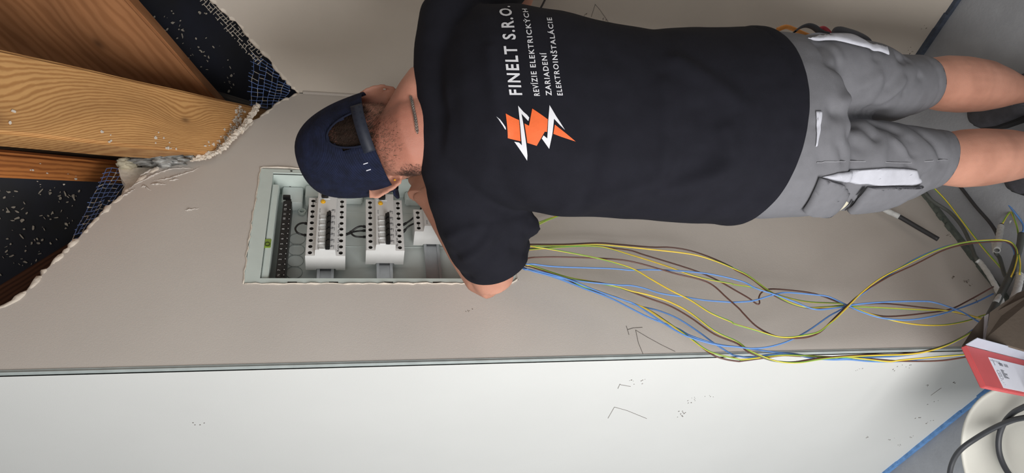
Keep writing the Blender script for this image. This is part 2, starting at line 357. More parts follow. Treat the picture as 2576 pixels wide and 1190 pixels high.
# lip of set plaster along the broken edges, trowel ridges below it
def lip(name, path2, to3, nrm, r, parent, seed, off=.0):
    rr2 = random.Random(seed); n = V(nrm); P = [V(to3(q))+n*(off+rr2.uniform(0, .0015)) for q in path2]
    return MB().tube(P, [r*rr2.uniform(.5, 1.5) for _ in P], 6).obj(name, M['rough_plaster'], parent, True)
lip('plaster_edge', top, lambda q: (q[0], YW+.005, q[1]), (0, -1, 0), .0058, wall_back, 1)
lip('plaster_edge', top_r, lambda q: (XR+.005, q[0], q[1]), (-1, 0, 0), .0055, wall_right, 2)
lip('cut_edge', hole, tb, (0, -1, 0), .0015, wall_back, 3)
sm = cr([(1.4896,1.116,1.8219),(1.4519,1.116,1.8294),(1.4023,1.116,1.8471),(1.3606,1.116,1.8647),(1.3291,1.116,1.88),(1.3026,1.116,1.8955),(1.2902,1.116,1.9157),(1.2819,1.116,1.9395)], 14); rs_ = random.Random(8)
for o_ in range(5):
    sm2 = [q+V((-.0035*o_+rs_.gauss(0, .0028), -.002*(o_ % 2)+rs_.uniform(-.002, .002), .0022*o_+rs_.gauss(0, .0028))) for q in sm]
    MB().tube(sm2, [.0040*abs(rs_.gauss(.7, .5))*(1-.12*o_)+.0004 for _ in sm2], 6).obj('plaster_edge', M['rough_plaster'], wall_back, False)
corner_fill = MB().tube([(XR-.003, YW-.003, 0), (XR-.003, YW-.003, 1.722)], .0045, 10).obj('corner_fillet', M['plaster'], wall_back, True)
for s_, L in enumerate([[(1.2042,2.0476),(1.2291,2.0418),(1.2529,2.0215),(1.2726,1.9935),(1.2853,1.9571),(1.3015,1.9106)],[(1.1819,2.0597),(1.2017,2.0486),(1.2197,2.0308),(1.2383,2.011),(1.2549,1.9858),(1.2595,1.95),(1.2551,1.9365)],[(1.2155,2.0162),(1.2188,1.9999),(1.2273,1.9796),(1.2356,1.9653),(1.2523,1.9393),(1.2659,1.9285)],[(1.2171,1.9841),(1.223,1.9648)],[(1.1626,2.0676),(1.1749,2.0553),(1.1897,2.0463)],[(1.1256,1.9372),(1.1295,1.9257),(1.1335,1.9095)],[(1.2031,2.0185),(1.2049,2.0066),(1.2046,1.9866)],[(1.1069,2.096),(1.1205,2.0891),(1.1436,2.0811)],[(1.195,2.0352),(1.1966,2.028),(1.1839,2.0135)]]):
    rr2 = random.Random(s_); P = [q for q in cr([(a, YW-.0003, b) for a, b in L], 8)]
    P = [q+V((rr2.uniform(-1, 1), 0, rr2.uniform(-1, 1)))*.0014 for q in P]
    MB().tube(P, [.0024*rr2.uniform(.4, 1.3)*math.sin(math.pi*(i+.6)/(len(P)+.2)) for i in range(len(P))], 6).obj('trowel_ridge', M['plaster'], wall_back, True)
# exposed base coat between the foam and the finished plaster
bc = slab([[(1.2702,2.0995),(1.2745,2.0692),(1.2763,2.0381),(1.3035,1.9786),(1.3401,1.9178),(1.322,1.8986),(1.2341,2.0147),(1.2025,2.055),(1.1682,2.0751),(1.2016,2.076),(1.2188,2.0735),(1.2404,2.0886)]], lambda q: (q[0], 1.147, q[1]), (0, .02, 0)).obj('base_coat', M['rough_plaster'], wall_back)

# ------------------------------------------------------------------ roof space: membrane, timbers, mesh, foam
fp = [V(q) for q in ((1.1499,1.515,2.4028), (1.8138,1.2852,1.7885), (1.8515,0.9816,2.1856))]
fn = (fp[1]-fp[0]).cross(fp[2]-fp[0]).normalized()
fc = (fp[0]+fp[1]+fp[2])/3; fu = (fp[1]-fp[0]).normalized(); fv = fn.cross(fu)
mb = MB(); G = 46; sz = 1.15
gv = []
for i in range(G+1):
    for j in range(G+1):
        q = fc+fu*(i/G-.5)*2*sz+fv*(j/G-.5)*2*sz; gv.append(q+fn*.010*noise.noise(q*5.0))
mb.add(gv, [(i*(G+1)+j, (i+1)*(G+1)+j, (i+1)*(G+1)+j+1, i*(G+1)+j+1) for i in range(G) for j in range(G)])
foil_me = mb.mesh('ceiling'); solidify(foil_me, .004); foil = link('ceiling', foil_me, M['foil'], None, True); tag(foil, kind='structure')
if fn.dot(V((0, 0, 1.6))-fc) < 0: fn = -fn
fb = bvh_of(foil)
def onfoil(q):
    o = V((0, 0, 1.6)); h = fb.ray_cast(o, (V(q)-o).normalized()); return h[0] if h[0] else V(q)
mb = MB(); rr = random.Random(5)
spots = [(1.7443,1.0439,2.0643),(1.7462,1.043,2.0673),(1.6809,1.1112,2.0878),(1.7131,1.062,2.029),(1.7034,1.0647,2.0089),(1.6751,1.088,1.9984),(1.6612,1.1033,2.0051),(1.7018,1.0884,2.0783),(1.7725,1.046,2.1542),(1.737,1.0221,1.9749),(1.6691,1.1048,2.033),(1.6476,1.1027,1.9631),(1.6394,1.1088,1.958),(1.6519,1.124,2.0426),(1.6248,1.1104,1.92),(1.6074,1.1181,1.8929),(1.6729,1.0854,1.9835),(1.6745,1.0712,1.9439),(1.7011,1.0716,2.0238),(1.7197,1.0701,2.0737),(1.7346,1.0641,2.0988),(1.7546,1.0564,2.134),(1.5881,1.1346,1.8875),(1.5985,1.1312,1.9075)]+[(1.3936,1.3194,2.3331),(1.3499,1.3841,2.4067),(1.3585,1.3666,2.3774),(1.3722,1.3327,2.3119),(1.364,1.3283,2.2736),(1.3306,1.3606,2.2763),(1.3182,1.3932,2.3419),(1.3269,1.3785,2.3213),(1.3764,1.321,2.2877),(1.3666,1.3147,2.2389),(1.301,1.4088,2.3398),(1.2933,1.4077,2.3137),(1.2966,1.4202,2.3623),(1.3105,1.4204,2.4041),(1.2814,1.4466,2.4001),(1.272,1.4465,2.3721),(1.2674,1.4408,2.3409),(1.2564,1.4667,2.3892),(1.2761,1.4571,2.4173),(1.2506,1.4821,2.4202),(1.3658,1.3642,2.3914),(1.3499,1.3813,2.398),(1.3447,1.3441,2.2662),(1.3098,1.3801,2.2759),(1.335,1.3659,2.3059),(1.3137,1.4074,2.373),(1.2802,1.4255,2.3307),(1.3926,1.3463,2.4145),(1.3947,1.3377,2.3938),(1.3505,1.3343,2.2525)]
for c in spots:
    c = onfoil(c); big = rr.random()
    for k in range(3):
        o = c+fu*rr.gauss(0, .012)+fv*rr.gauss(0, .012)+fn*.004; r0 = rr.uniform(.0012, .006) if k else .003+.007*big**2
        a0 = rr.uniform(0, 6.3); e1 = fu*math.cos(a0)+fv*math.sin(a0); e2 = fn.cross(e1); el = rr.uniform(.2, .8); K = 7
        vs = [o+(e1*math.cos(6.283*i/K)+e2*el*math.sin(6.283*i/K))*r0*rr.uniform(.5, 1.1) for i in range(K)]
        mb.add(vs+[q+fn*.0018 for q in vs], [tuple(range(K)), tuple(range(K, 2*K))]+[(i, (i+1) % K, K+(i+1) % K, K+i) for i in range(K)])
fl = mb.obj('plaster_flecks', M['fleck'], foil); fl['kind'] = 'stuff'
def beam(name, near, far, face_w, thick, face_n, m, label, cat='beam', over=(.25, .03), wob=.0):
    """timber: local x runs near -> far along the centre of the face the room sees, y across it, -z away from the room"""
    a, b = V(near), V(far); t = (b-a).normalized(); n = V(face_n); n = (n-t*n.dot(t)).normalized(); s = n.cross(t)
    mw = Matrix((t, s, n)).transposed().to_4x4(); mw.translation = a; L = (b-a).length
    bm = bmesh.new(); bmesh.ops.create_cube(bm, size=1)
    for q in bm.verts: q.co = V((-over[0]+(q.co.x+.5)*(L+sum(over)), q.co.y*face_w, (q.co.z-.5)*thick))
    bmesh.ops.bevel(bm, geom=[e for e in bm.edges if abs((e.verts[0].co-e.verts[1].co).x) > .1], offset=.006, segments=3, affect='EDGES')
    bmesh.ops.subdivide_edges(bm, edges=[e for e in bm.edges if abs((e.verts[0].co-e.verts[1].co).x) > .1], cuts=24)
    for q in bm.verts:
        if wob: q.co += V((0, noise.noise(V((q.co.x*5, 3, q.co.y*2)))*wob, noise.noise(V((q.co.x*5, q.co.y*9, 7)))*wob*.4))
    me = bpy.data.meshes.new(name); bm.to_mesh(me); bm.free()
    o = link(name, me, m, None, False, mw); tag(o, label, cat); return o
tocam = lambda q: (V((0, 0, 1.6))-V(q)).normalized()
w1 = wood('pine_near', (222, 170, 108), (190, 136, 80), ((.435, .002, .010, .03), (-.03, -.045, .022, .07)), 66, 3.6)
b1n, b1f = (1.0088,0.7572,2.1325), (1.4214,1.1444,1.868)
b1 = beam('roof_beam', b1n, b1f, .136, .10, tocam(b1n)+cR*.22, w1, 'pale knotty pine rafter running down to the ragged plaster edge', over=(.3, .16), wob=.003)
w2 = wood('pine_side', (184, 128, 84), (166, 112, 70), ((.1, .03, .012, .02),), 17, 6)
b2n, b2f = (1.4495,0.8889,2.2107), (1.5373,1.2383,2.062)
b2 = beam('roof_beam', b2n, b2f, .30, .05, tocam(b2f)-cR*.5+cU*.2, w2, 'wide brown rafter slanting behind the pale knotty one', over=(.5, .05), wob=.002)
w3 = wood('pine_orange', (204, 130, 68), (164, 98, 48), (), 34, 4)
b3n, b3f = (1.1189,1.0132,2.2427), (1.4121,1.2933,2.1294)
b3 = beam('roof_batten', b3n, b3f, .049, .05, tocam(b3n)-cR*.1, w3, 'narrow orange pine batten below the dark gap beside the pale rafter', over=(.3, .02))
b5n, b5f = (1.2087,1.054,2.2821), (1.4876,1.3127,2.1482)
b5 = beam('roof_batten', b5n, b5f, .018, .03, tocam(b5n), wood('batten_top_dark', (86, 80, 70), (58, 52, 44)), 'thin grey strip added as the dark upper face of the orange batten', over=(.3, .05))  # added strip: the orange batten's dark upper face as a separate dark piece
b4n, b4f = (0.9669,1.2805,2.277), (1.1849,1.3598,2.1973)
b4 = beam('roof_batten', b4n, b4f, .10, .04, tocam(b4n), wood('wood_reddish', (112, 74, 54), (82, 52, 38)), 'reddish brown board emerging above the lowest stretch of broken plaster', over=(.3, .1))
b6n, b6f = (1.6531,1.1988,2.0152), (1.6352,1.2433,1.8367)
b6 = beam('roof_batten', b6n, b6f, .026, .02, tocam(b6n), wood('batten_pale', (104, 98, 90), (80, 74, 66)), 'short flat grey batten along the upper side of the pale rafter', over=(.05, .05))
def flecks_on(o, spots, seed, size):
    """loose splashes lying on a timber's face, in its own coordinates"""
    mbx = MB(); r2 = random.Random(seed)
    for (x, y, n, sp) in spots:
        for k in range(n):
            cx, cy = x+r2.gauss(0, sp), max(-.064, min(.064, y+r2.gauss(0, sp))); K = 6; r0 = size*r2.uniform(.3, 1.4); el = r2.uniform(.3, 1); a0 = r2.uniform(0, 6.3)
            vs = [V((cx+r0*math.cos(a0+6.283*i/K)*r2.uniform(.5, 1.2), cy+el*r0*math.sin(a0+6.283*i/K)*r2.uniform(.5, 1.2), .0012)) for i in range(K)]
            mbx.add(vs+[q+V((0, 0, .0012)) for q in vs], [tuple(range(K)), tuple(range(K, 2*K))]+[(i, (i+1) % K, K+(i+1) % K, K+i) for i in range(K)])
    q = mbx.obj('plaster_flecks', M['rough_plaster'], o); q['kind'] = 'stuff'; return q
L1 = (V(b1f)-V(b1n)).length-.012
flecks_on(b1, [(L1*.84, -.06, 12, .012), (L1*.895, -.05, 40, .010), (L1*.94, -.03, 50, .009), (L1*.985, -.01, 50, .009), (L1*1.02, .02, 40, .009), (L1*1.05, .045, 30, .009), (L1*.6, -.06, 9, .02), (L1*.35, -.05, 4, .01), (0, -.06, 3, .03)], 3, .0042)
flecks_on(b3, [(.1, 0, 6, .02), (.2, -.01, 4, .015)], 4, .003)
def netting(name, corners, nu, nv, m, label, seed, gaps=.08, r=.0006, blobs=.05):
    """fibreglass mesh tape as woven threads between four corners"""
    A, B, Cc, Dd = [V(q) for q in corners]; r2 = random.Random(seed); mbx = MB(); nrm = (B-A).cross(Dd-A).normalized()
    def at(i, j):
        u, v_ = i/nu, j/nv; q = A*(1-u)*(1-v_)+B*u*(1-v_)+Cc*u*v_+Dd*(1-u)*v_; h = noise.noise(V((u*3+seed, v_*3, 0)))
        return q+nrm*.006*h+(B-A)*.02*noise.noise(V((u*5, v_*5, seed)))+(Dd-A)*.04*noise.noise(V((u*5, seed, v_*5)))
    P = [[at(i, j) for j in range(nv+1)] for i in range(nu+1)]
    for i in range(nu+1):
        for j in range(nv+1):
            if i < nu and r2.random() > gaps: mbx.tube([P[i][j], P[i+1][j]], r, 4, r2.random() < blobs*2, False)
            if j < nv and r2.random() > gaps: mbx.tube([P[i][j], P[i][j+1]], r, 4, r2.random() < blobs*2, False)
            if r2.random() < blobs: mbx.add(*blob(P[i][j], .0022*r2.uniform(.5, 1.4)), 1)
        if r2.random() < .8: mbx.tube([P[i][0], P[i][0]-(P[i][1]-P[i][0])*r2.uniform(.2, .7)], r, 4, 0, False)
    o = mbx.obj(name, [m, M['mesh_white']]); tag(o, label, 'mesh'); return o
def blob(c, r):
    c = V(c); vs = [c+V(q)*r for q in ((1,0,0),(-1,0,0),(0,1,0),(0,-1,0),(0,0,1),(0,0,-1))]
    return vs, [(0,2,4),(2,1,4),(1,3,4),(3,0,4),(2,0,5),(1,2,5),(3,1,5),(0,3,5)]
netting('plaster_mesh', [(1.0405,1.15,2.1384),(1.2878,1.165,2.1303),(1.2909,1.165,2.0741),(1.0583,1.15,2.1099)], 17, 5, M['mesh_blue'], 'blue plaster mesh strip hanging at the edge below the orange batten', 1, .07, .0007, .12)
netting('plaster_mesh', [(1.6935,1.1086,1.8521),(1.5404,1.1682,1.8518),(1.5143,1.1379,1.7684),(1.6339,1.1322,1.7504)], 13, 6, M['mesh_blue'], 'blue plaster mesh patch in the corner above the navy cap', 2, .05, .0008, .1)
netting('plaster_mesh', [(1.6917,0.9631,1.9656),(1.648,1.1045,1.8375),(1.6589,1.0884,1.8196),(1.6989,0.9503,1.9466)], 24, 3, M['mesh_white'], 'torn plaster-clogged mesh along the top edge of right wall', 3, .3, .0010, .3)
def lump(name, c, rx, seed, m, label, cat, sub=4, amp=.35, freq=2.2):
    bm = bmesh.new(); bmesh.ops.create_icosphere(bm, subdivisions=sub, radius=1); c = V(c)
    ax = [V(q) for q in rx]
    for q in bm.verts:
        k = 1+amp*noise.noise(q.co*freq+V((seed, 0, 0)))+amp*.5*noise.noise(q.co*freq*3+V((0, seed, 0))); d = q.co*k; q.co = c+ax[0]*d.x+ax[1]*d.y+ax[2]*d.z
    me = bpy.data.meshes.new(name); bm.to_mesh(me); bm.free(); o = link(name, me, m, None, True); tag(o, label, cat); return o
lump('foam_lump', (1.2834,1.1445,2.0793), (cU*.021, cR*.014, cF*.03), 2, M['foamlump'], 'cream foam lump squeezed out at the end of the orange batten', 'foam')
lump('plastic_scrap', (1.2734,1.1184,2.0122), (cU*.062, cR*.016, cF*.03), 6, M['plastic_bag'], 'crumpled grey plastic film stuffed beneath the pale knotty rafter', 'plastic', 4, .7, 3.)

# ------------------------------------------------------------------ distribution box in the wall
BX = thing('distribution_box', 'pale flush distribution box set in the plaster with three rows of breakers', 'fuse box', (1.0975, YW, 1.524))
bx0, bx1, bz0, bz1 = .9275, 1.2675, 1.248, 1.801; YB = 1.198
def K(o): return keep(o, BX)
mb = slab([[(bx0, bz0), (bx1, bz0), (bx1, bz1), (bx0, bz1)], [(bx0+.014, bz0+.028), (bx1-.012, bz0+.028), (bx1-.012, bz1-.030), (bx0+.014, bz1-.030)]], lambda q: (q[0], YW+.0006, q[1]), (0, .006, 0))
K(mb.obj('frame', M['box']))
mb = MB(); mb.box((bx0+.010, YW+.004, bz0+.02), (bx0+.014, YB, bz1-.02)); mb.box((bx1-.012, YW+.004, bz0+.02), (bx1-.008, YB, bz1-.02)); mb.box((bx0+.01, YW+.004, bz1-.030), (bx1-.01, YB, bz1-.026)); mb.box((bx0+.01, YW+.004, bz0+.024), (bx1-.01, YB, bz0+.028))
K(mb.obj('side_walls', M['box']))
K(MB().box((bx0+.01, YB, bz0+.02), (bx1-.008, YB+.004, bz1-.02)).obj('back_panel', M['box_back']))
mb = MB(); mb.bbox((bx0+.016, YW+.006, 1.7565), (bx1-.045, YW+.03, 1.7705), .0015); mb.bbox((bx1-.030, YW+.012, 1.772), (bx1-.016, YW+.04, 1.782), .001); mb.bbox((bx1-.046, YW+.02, 1.757), (bx1-.034, YW+.04, 1.7665), .001)
K(mb.obj('cover_carrier', M['box']))
mb = MB(); mb.bbox((1.028, YW+.004, 1.7585), (1.052, YW+.012, 1.7715), .001); v1 = K(mb.obj('level_vial', M['vial'])); v1['label'] = 'green spirit level vial'
mb = MB(); mb.ring((1.036, YW+.0035, 1.765), V((1, 0, 0)), V((0, 0, 1)), .0045, .0052, .001); K(mb.obj('vial_line', M['black']))
# neutral bar with printed numbers
bar = MB(); bar.bbox((.952, 1.150, 1.7265), (1.186, 1.186, 1.745), .002); bar.bbox((1.180, 1.155, 1.729), (1.198, 1.178, 1.741), .0015); bar.bbox((1.196, 1.15, 1.731), (1.204, 1.16, 1.747), .0008)
for i in range(15): bar.ring((.966+i*.0146, 1.1502, 1.7325), V((1, 0, 0)), V((0, 0, 1)), .0021, .0030, .0008, 10)
nb = K(bar.obj('neutral_bar', M['black'])); nb['label'] = 'black neutral terminal bar with white numbers'
mb = MB()
for i, ch in enumerate(['N', '7', '1', '2', '3', '4', '5', '6', '7', '8', '9', '10', '11', '12', 'N']):
    vs, fs = text_geo(ch); mb.add([V((.9625+i*.0146+q.x*.0075, 1.1496, 1.7365+q.y*.0075)) for q in vs], fs)
for i in range(14): mb.disc((.966+i*.0146, 1.1496, 1.729), (1, 0, 0), (0, 0, 1), .0012, 8)
nbt = mb.obj('numbers', M['white']); nbt.parent = nb
M['ringc'] = pm('moulded_ring', (160, 168, 166), .6, .05, 60)
for c in [(1.1102,1.1975,1.7124),(1.0779,1.1975,1.7122),(1.0453,1.1975,1.7127),(1.0126,1.1975,1.7132)]:
    K(MB().ring(c, (1, 0, 0), (0, 0, 1), .0165, .0172, .0012, 28).obj('knockout_ring', M['ringc']))
mb = MB(); mb.ring((1.193,1.196,1.7065), (1, 0, 0), (0, 0, 1), .0058, .0085, .006, 20); K(mb.obj('boss', M['box']))
mb = MB(); mb.bbox((1.215, 1.165, 1.655), (bx1-.013, YB, 1.7), .002); mb.bbox((1.2, 1.172, 1.706), (bx1-.013, YB, 1.752), .002); K(mb.obj('corner_block', M['box_back']))
mb = MB()
for z in (1.62, 1.46, 1.34): mb.bbox((1.225, 1.176, z-.05), (bx1-.013, YB, z+.01), .003)
for x in (.985, 1.09, 1.2): mb.box((x, YB-.0012, bz0+.04), (x+.0012, YB, 1.72))
K(mb.obj('moulded_ribs', M['box_back']))
mb = MB()
for c in [(1.256,1.1743,1.736),(1.256,1.1789,1.7228),(1.256,1.1232,1.731)]: mb.disc((1.2545, c[1], c[2]), (0, 1, 0), (0, 0, 1), .0028, 10)
for z in (1.31, 1.41, 1.51, 1.62, 1.70): mb.box((bx0+.0142, YW+.012, z), (bx0+.0147, YW+.016, z+.014)); mb.box((bx0+.002, YW+.0001, z), (bx0+.0045, YW+.0008, z+.018))
K(mb.obj('slots', M['hole']))['kind'] = 'stuff'
ROWS = [(1.648, 1.0105, 6), (1.523, 1.0275, 5), (1.416, 1.086, 0), (1.30, 1.03, 0)]
for (z, x0, n) in ROWS:
    mb = MB(); mb.box((.952, 1.186, z-.0125), (1.232, 1.190, z+.0125)); mb.box((.952, 1.1865, z-.0175), (1.232, 1.1825, z-.0115)); mb.box((.952, 1.1865, z+.0115), (1.232, 1.1825, z+.0175))
    mb.box((.952, 1.188, z-.004), (.956, YB, z+.004)); mb.box((1.228, 1.188, z-.004), (1.232, YB, z+.004))
    r_ = K(mb.obj('din_rail', M['steel'])); s_ = MB().disc((.975, 1.1857, z), (1, 0, 0), (0, 0, 1), .0026, 12).obj('screw', M['hole']); s_.parent = r_
# breakers. local frame: x along the rail, y towards the back, z up, origin at the left end of the rail seat
PROF = [(0, -.041), (-.045, -.041), (-.046, -.040), (-.046, -.0225), (-.0475, -.0215), (-.0635, -.0205), (-.0645, -.0195), (-.0645, .0195), (-.0635, .0205), (-.0475, .0215), (-.046, .0225), (-.046, .040), (-.045, .041), (0, .041), (0, .02), (-.004, .018), (-.004, -.02), (0, -.022)]
def housing(width, xs_term, r_hole=.0044):
    mb = MB(); n = len(PROF); g = .00025
    for x in (g, width-g): mb.add([(x, y, z) for y, z in PROF], [tuple(range(n))])
    for i in range(n):
        if i in (2, 10): continue            # the two front shoulders carry the screw holes
        (y0, z0), (y1, z1) = PROF[i], PROF[(i+1) % n]; mb.add([(g, y0, z0), (width-g, y0, z0), (width-g, y1, z1), (g, y1, z1)], [(0, 1, 2, 3)])
    for sg in (-1, 1):
        loops = [[(g, sg*.0225), (width-g, sg*.0225), (width-g, sg*.040), (g, sg*.040)]]
        for xt in xs_term: loops.append([(xt+r_hole*math.cos(6.2832*k/14), sg*.0315+r_hole*math.sin(6.2832*k/14)) for k in range(14)])
        allv = [q for lp in loops for q in lp]; tr = tessellate_polygon([[V((q[0], q[1], 0)) for q in lp] for lp in loops])
        mb.add([(q[0], -.046, q[1]) for q in allv], [tuple(t) for t in tr])
    return mb
def holes(parent, xs_term, r=.0044):
    for sg in (-1, 1):
        for xt in xs_term:
            mb = MB(); vs = []
            for y in (-.046, -.036): vs += [(xt+r*math.cos(6.2832*k/14), y, sg*.0315+r*math.sin(6.2832*k/14)) for k in range(14)]
            mb.add(vs, [(k, (k+1) % 14, 14+(k+1) % 14, 14+k) for k in range(14)]+[tuple(range(14, 28))])
            t = kid(mb.obj('terminal', M['hole'], parent))
            mb = MB(); mb.tube([(xt, -.0362, sg*.0315), (xt, -.0385, sg*.0315)], .0034, 12); mb2 = mb.obj('screw', M['screw'], t, True); kid(mb2)
def label_marks(parent, width, x0):
    mb = MB(); vs, fs = text_geo('EATON'); mb.add([(x0+.0035+q.x*.0036, -.0647, .0135+q.y*.0036) for q in vs], fs)
    kid(mb.obj('brand_print', M['print'], parent))
    mb = MB(); mb.add([(x0+.004, -.0647, -.0105), (x0+.0065, -.0647, -.0075), (x0+.004, -.0647, -.0075)], [(0, 1, 2)])
    for k in range(3): mb.box((x0+.009+k*.002, -.0648, -.0145), (x0+.0097+k*.002, -.0646, -.009-k*.001))
    mb.box((x0+.004, -.0648, -.0175), (x0+.0135, -.0646, -.0168)); mb.box((x0+.0115, -.0648, -.0172), (x0+.0123, -.0646, -.013))
    kid(mb.obj('rating_print', M['print'], parent))
def make_mcb():
    t = thing('circuit_breaker', 'x', 'circuit breaker'); Wd = .0175
    kid(housing(Wd, [Wd/2]).obj('housing', M['mcb'], t)); holes(t, [Wd/2]); label_marks(t, Wd, 0)
    mb = MB(); mb.bbox((.002, -.0655, .0005), (.0155, -.0635, .0118), .0005)
    for k in range(3): mb.bbox((.0025, -.0672+.0004*k, .0020+k*.0032), (.0150, -.065, .0042+k*.0032), .0004)
    mb.bbox((-.0008, -.0685, .0005), (.0014, -.064, .0128), .0005)
    kid(mb.obj('toggle_guard', M['white'], t))
    mb = MB(); mb.bbox((.0006, -.0750, -.0095), (.0169, -.0640, -.0002), .0012); mb.bbox((.0018, -.0795, -.0088), (.0157, -.0740, -.0038), .001)
    kid(mb.obj('toggle', M['black'], t)); return t
def make_rcd():
    t = thing('residual_current_breaker', 'x', 'circuit breaker'); Wd = .070; xs = [.0105, .026, .044, .0595]
    kid(housing(Wd, xs).obj('housing', M['mcb'], t)); holes(t, xs); label_marks(t, Wd, .002)
    mb = MB(); mb.tube([(.0385, -.0645, .009), (.0385, -.067, .009), (.0385, -.0685, .009)], [.0042, .0042, .0036], 18); mb.tube([(.0385, -.0644, .009), (.0385, -.0655, .009)], .0054, 18)
    kid(mb.obj('test_button', M['yellow'], t))
    mb = MB(); mb.bbox((.047, -.0655, -.006), (.064, -.0635, .017), .0006); kid(mb.obj('toggle_frame', M['white'], t))
    mb = MB(); mb.bbox((.0495, -.074, -.002), (.0615, -.064, .013), .0015); mb.bbox((.0500, -.080, .006), (.0610, -.0735, .012), .001); kid(mb.obj('toggle', M['black'], t))
    mb = MB(); 
    for sg in (-1, 1):
        for xx in (.0182, .0518): mb.tube([(xx, -.0455, sg*.0315), (xx, -.0463, sg*.0315)], .0015, 8)
    kid(mb.obj('marking_holes', M['hole'], t))['kind'] = 'stuff'
    mb = MB(); mb.box((.0655, -.0648, -.002), (.0665, -.0646, .014)); kid(mb.obj('status_mark', M['ink'], t)); return t
mcb = make_mcb(); rcd = make_rcd(); first_m = first_r = True
ORD = ['first', 'second', 'third', 'fourth', 'fifth', 'sixth']
rowname = ['top', 'middle', 'bottom']
YR = 1.1862
for ri, (z, x0, n) in enumerate(ROWS[:3]):
    for k in range(n):
        o = mcb if first_m else dup(mcb); first_m = False
        o.location = (x0+k*.0175, YR, z); o['label'] = f'pale single-pole circuit breaker, {ORD[k]} from the left in the {rowname[ri]} row of the box'; o['group'] = f'circuit breakers in the {rowname[ri]} row'; o['category'] = 'circuit breaker'
    o = rcd if first_r else dup(rcd); first_r = False
    o.location = (x0+n*.0175, YR, z); o['group'] = 'residual current breakers on the rails'
    o['label'] = ['wide residual current breaker with yellow button in the top row, partly behind the cap', 'wide residual current breaker with yellow button in the middle row under the cap brim', 'wide residual current breaker in the bottom row half hidden by the forearm'][ri]
# handwriting on the breakers' lower shoulders
def scribble(n_, seed, x, y, z, ln, h, parent_row):
    r2 = random.Random(seed); P = []
    for i in range(n_): P.append((x+ln*i/n_+r2.uniform(-.2, .2)*ln/n_, z+r2.uniform(0, 1)*h))
    return P
for (ri, txt, xo) in ((0, 'Kom. Lzt  kuch. zas', .012), (1, 'Ob. zas  WC  pr.', .006)):
    z, x0, n = ROWS[ri]; vs, fs = text_geo(txt)
    mb = MB(); mb.add([V((x0+xo+q.x*.0105, YR-.0463, z-.0275+q.y*.0062)) for q in vs], fs)
    tag(mb.obj('handwritten_note', M['ink']), f'handwritten marker note across the lower shoulders of the {rowname[ri]} row breakers', 'writing')
vs, fs = text_geo('PH'); mb = MB(); mb.add([V((1.170+q.x*.011, YR-.0463, 1.648+.0235+q.y*.0065)) for q in vs], fs); tag(mb.obj('handwritten_note', M['ink']), 'handwritten PH on the top row residual current breaker', 'writing')
# short black link wires between the rows
JW = [([(1.2214,1.17,1.6806),(1.2247,1.185,1.6873),(1.2071,1.19,1.692),(1.1746,1.19,1.6922),(1.1433,1.18,1.6895)], 'black link wire behind the top row, running down beside the cap'),
      ([(1.1178,1.155,1.6893),(1.1055,1.14,1.6982),(1.0956,1.135,1.7074),(1.0836,1.135,1.7124),(1.0719,1.135,1.7076),(1.071,1.14,1.698),(1.083,1.155,1.6884)], 'black link wire looping up above the top row of breakers'),
      ([(1.094,1.165,1.6104),(1.0886,1.15,1.5984),(1.0927,1.14,1.5858),(1.099,1.14,1.5747),(1.1113,1.155,1.563)], 'black link wire from the top row to the middle row, uppermost of three'),
      ([(1.1012,1.17,1.607),(1.1007,1.16,1.5898),(1.0987,1.155,1.5769),(1.105,1.16,1.5621)], 'black straight link wire lying between the two rows of breakers'),
      ([(1.0911,1.15,1.5968),(1.078,1.145,1.5933),(1.0722,1.145,1.5856),(1.074,1.148,1.5745),(1.0837,1.158,1.5622)], 'black link wire curling lowest into the middle row'),
      ([(1.1294,1.165,1.4796),(1.1328,1.155,1.4656),(1.1449,1.15,1.4518),(1.1622,1.15,1.4408),(1.1729,1.15,1.4346)], 'black link wire leaving the middle row towards the wrist'),
      ([(1.1067,1.165,1.4805),(1.1108,1.152,1.4704),(1.1192,1.15,1.4576),(1.1233,1.15,1.4466),(1.1321,1.16,1.4343)], 'black link wire from middle row into the bottom row breaker')]
for P, lab in JW:
    P = cr(P, 8); mb = MB().tube(P, .0021, 10); mb.tube(P[:5], .0031, 10); mb.tube(P[-5:], .0031, 10); tag(mb.obj('link_wire', M['black'], None, True), lab, 'wire', 'black link wires in the box')

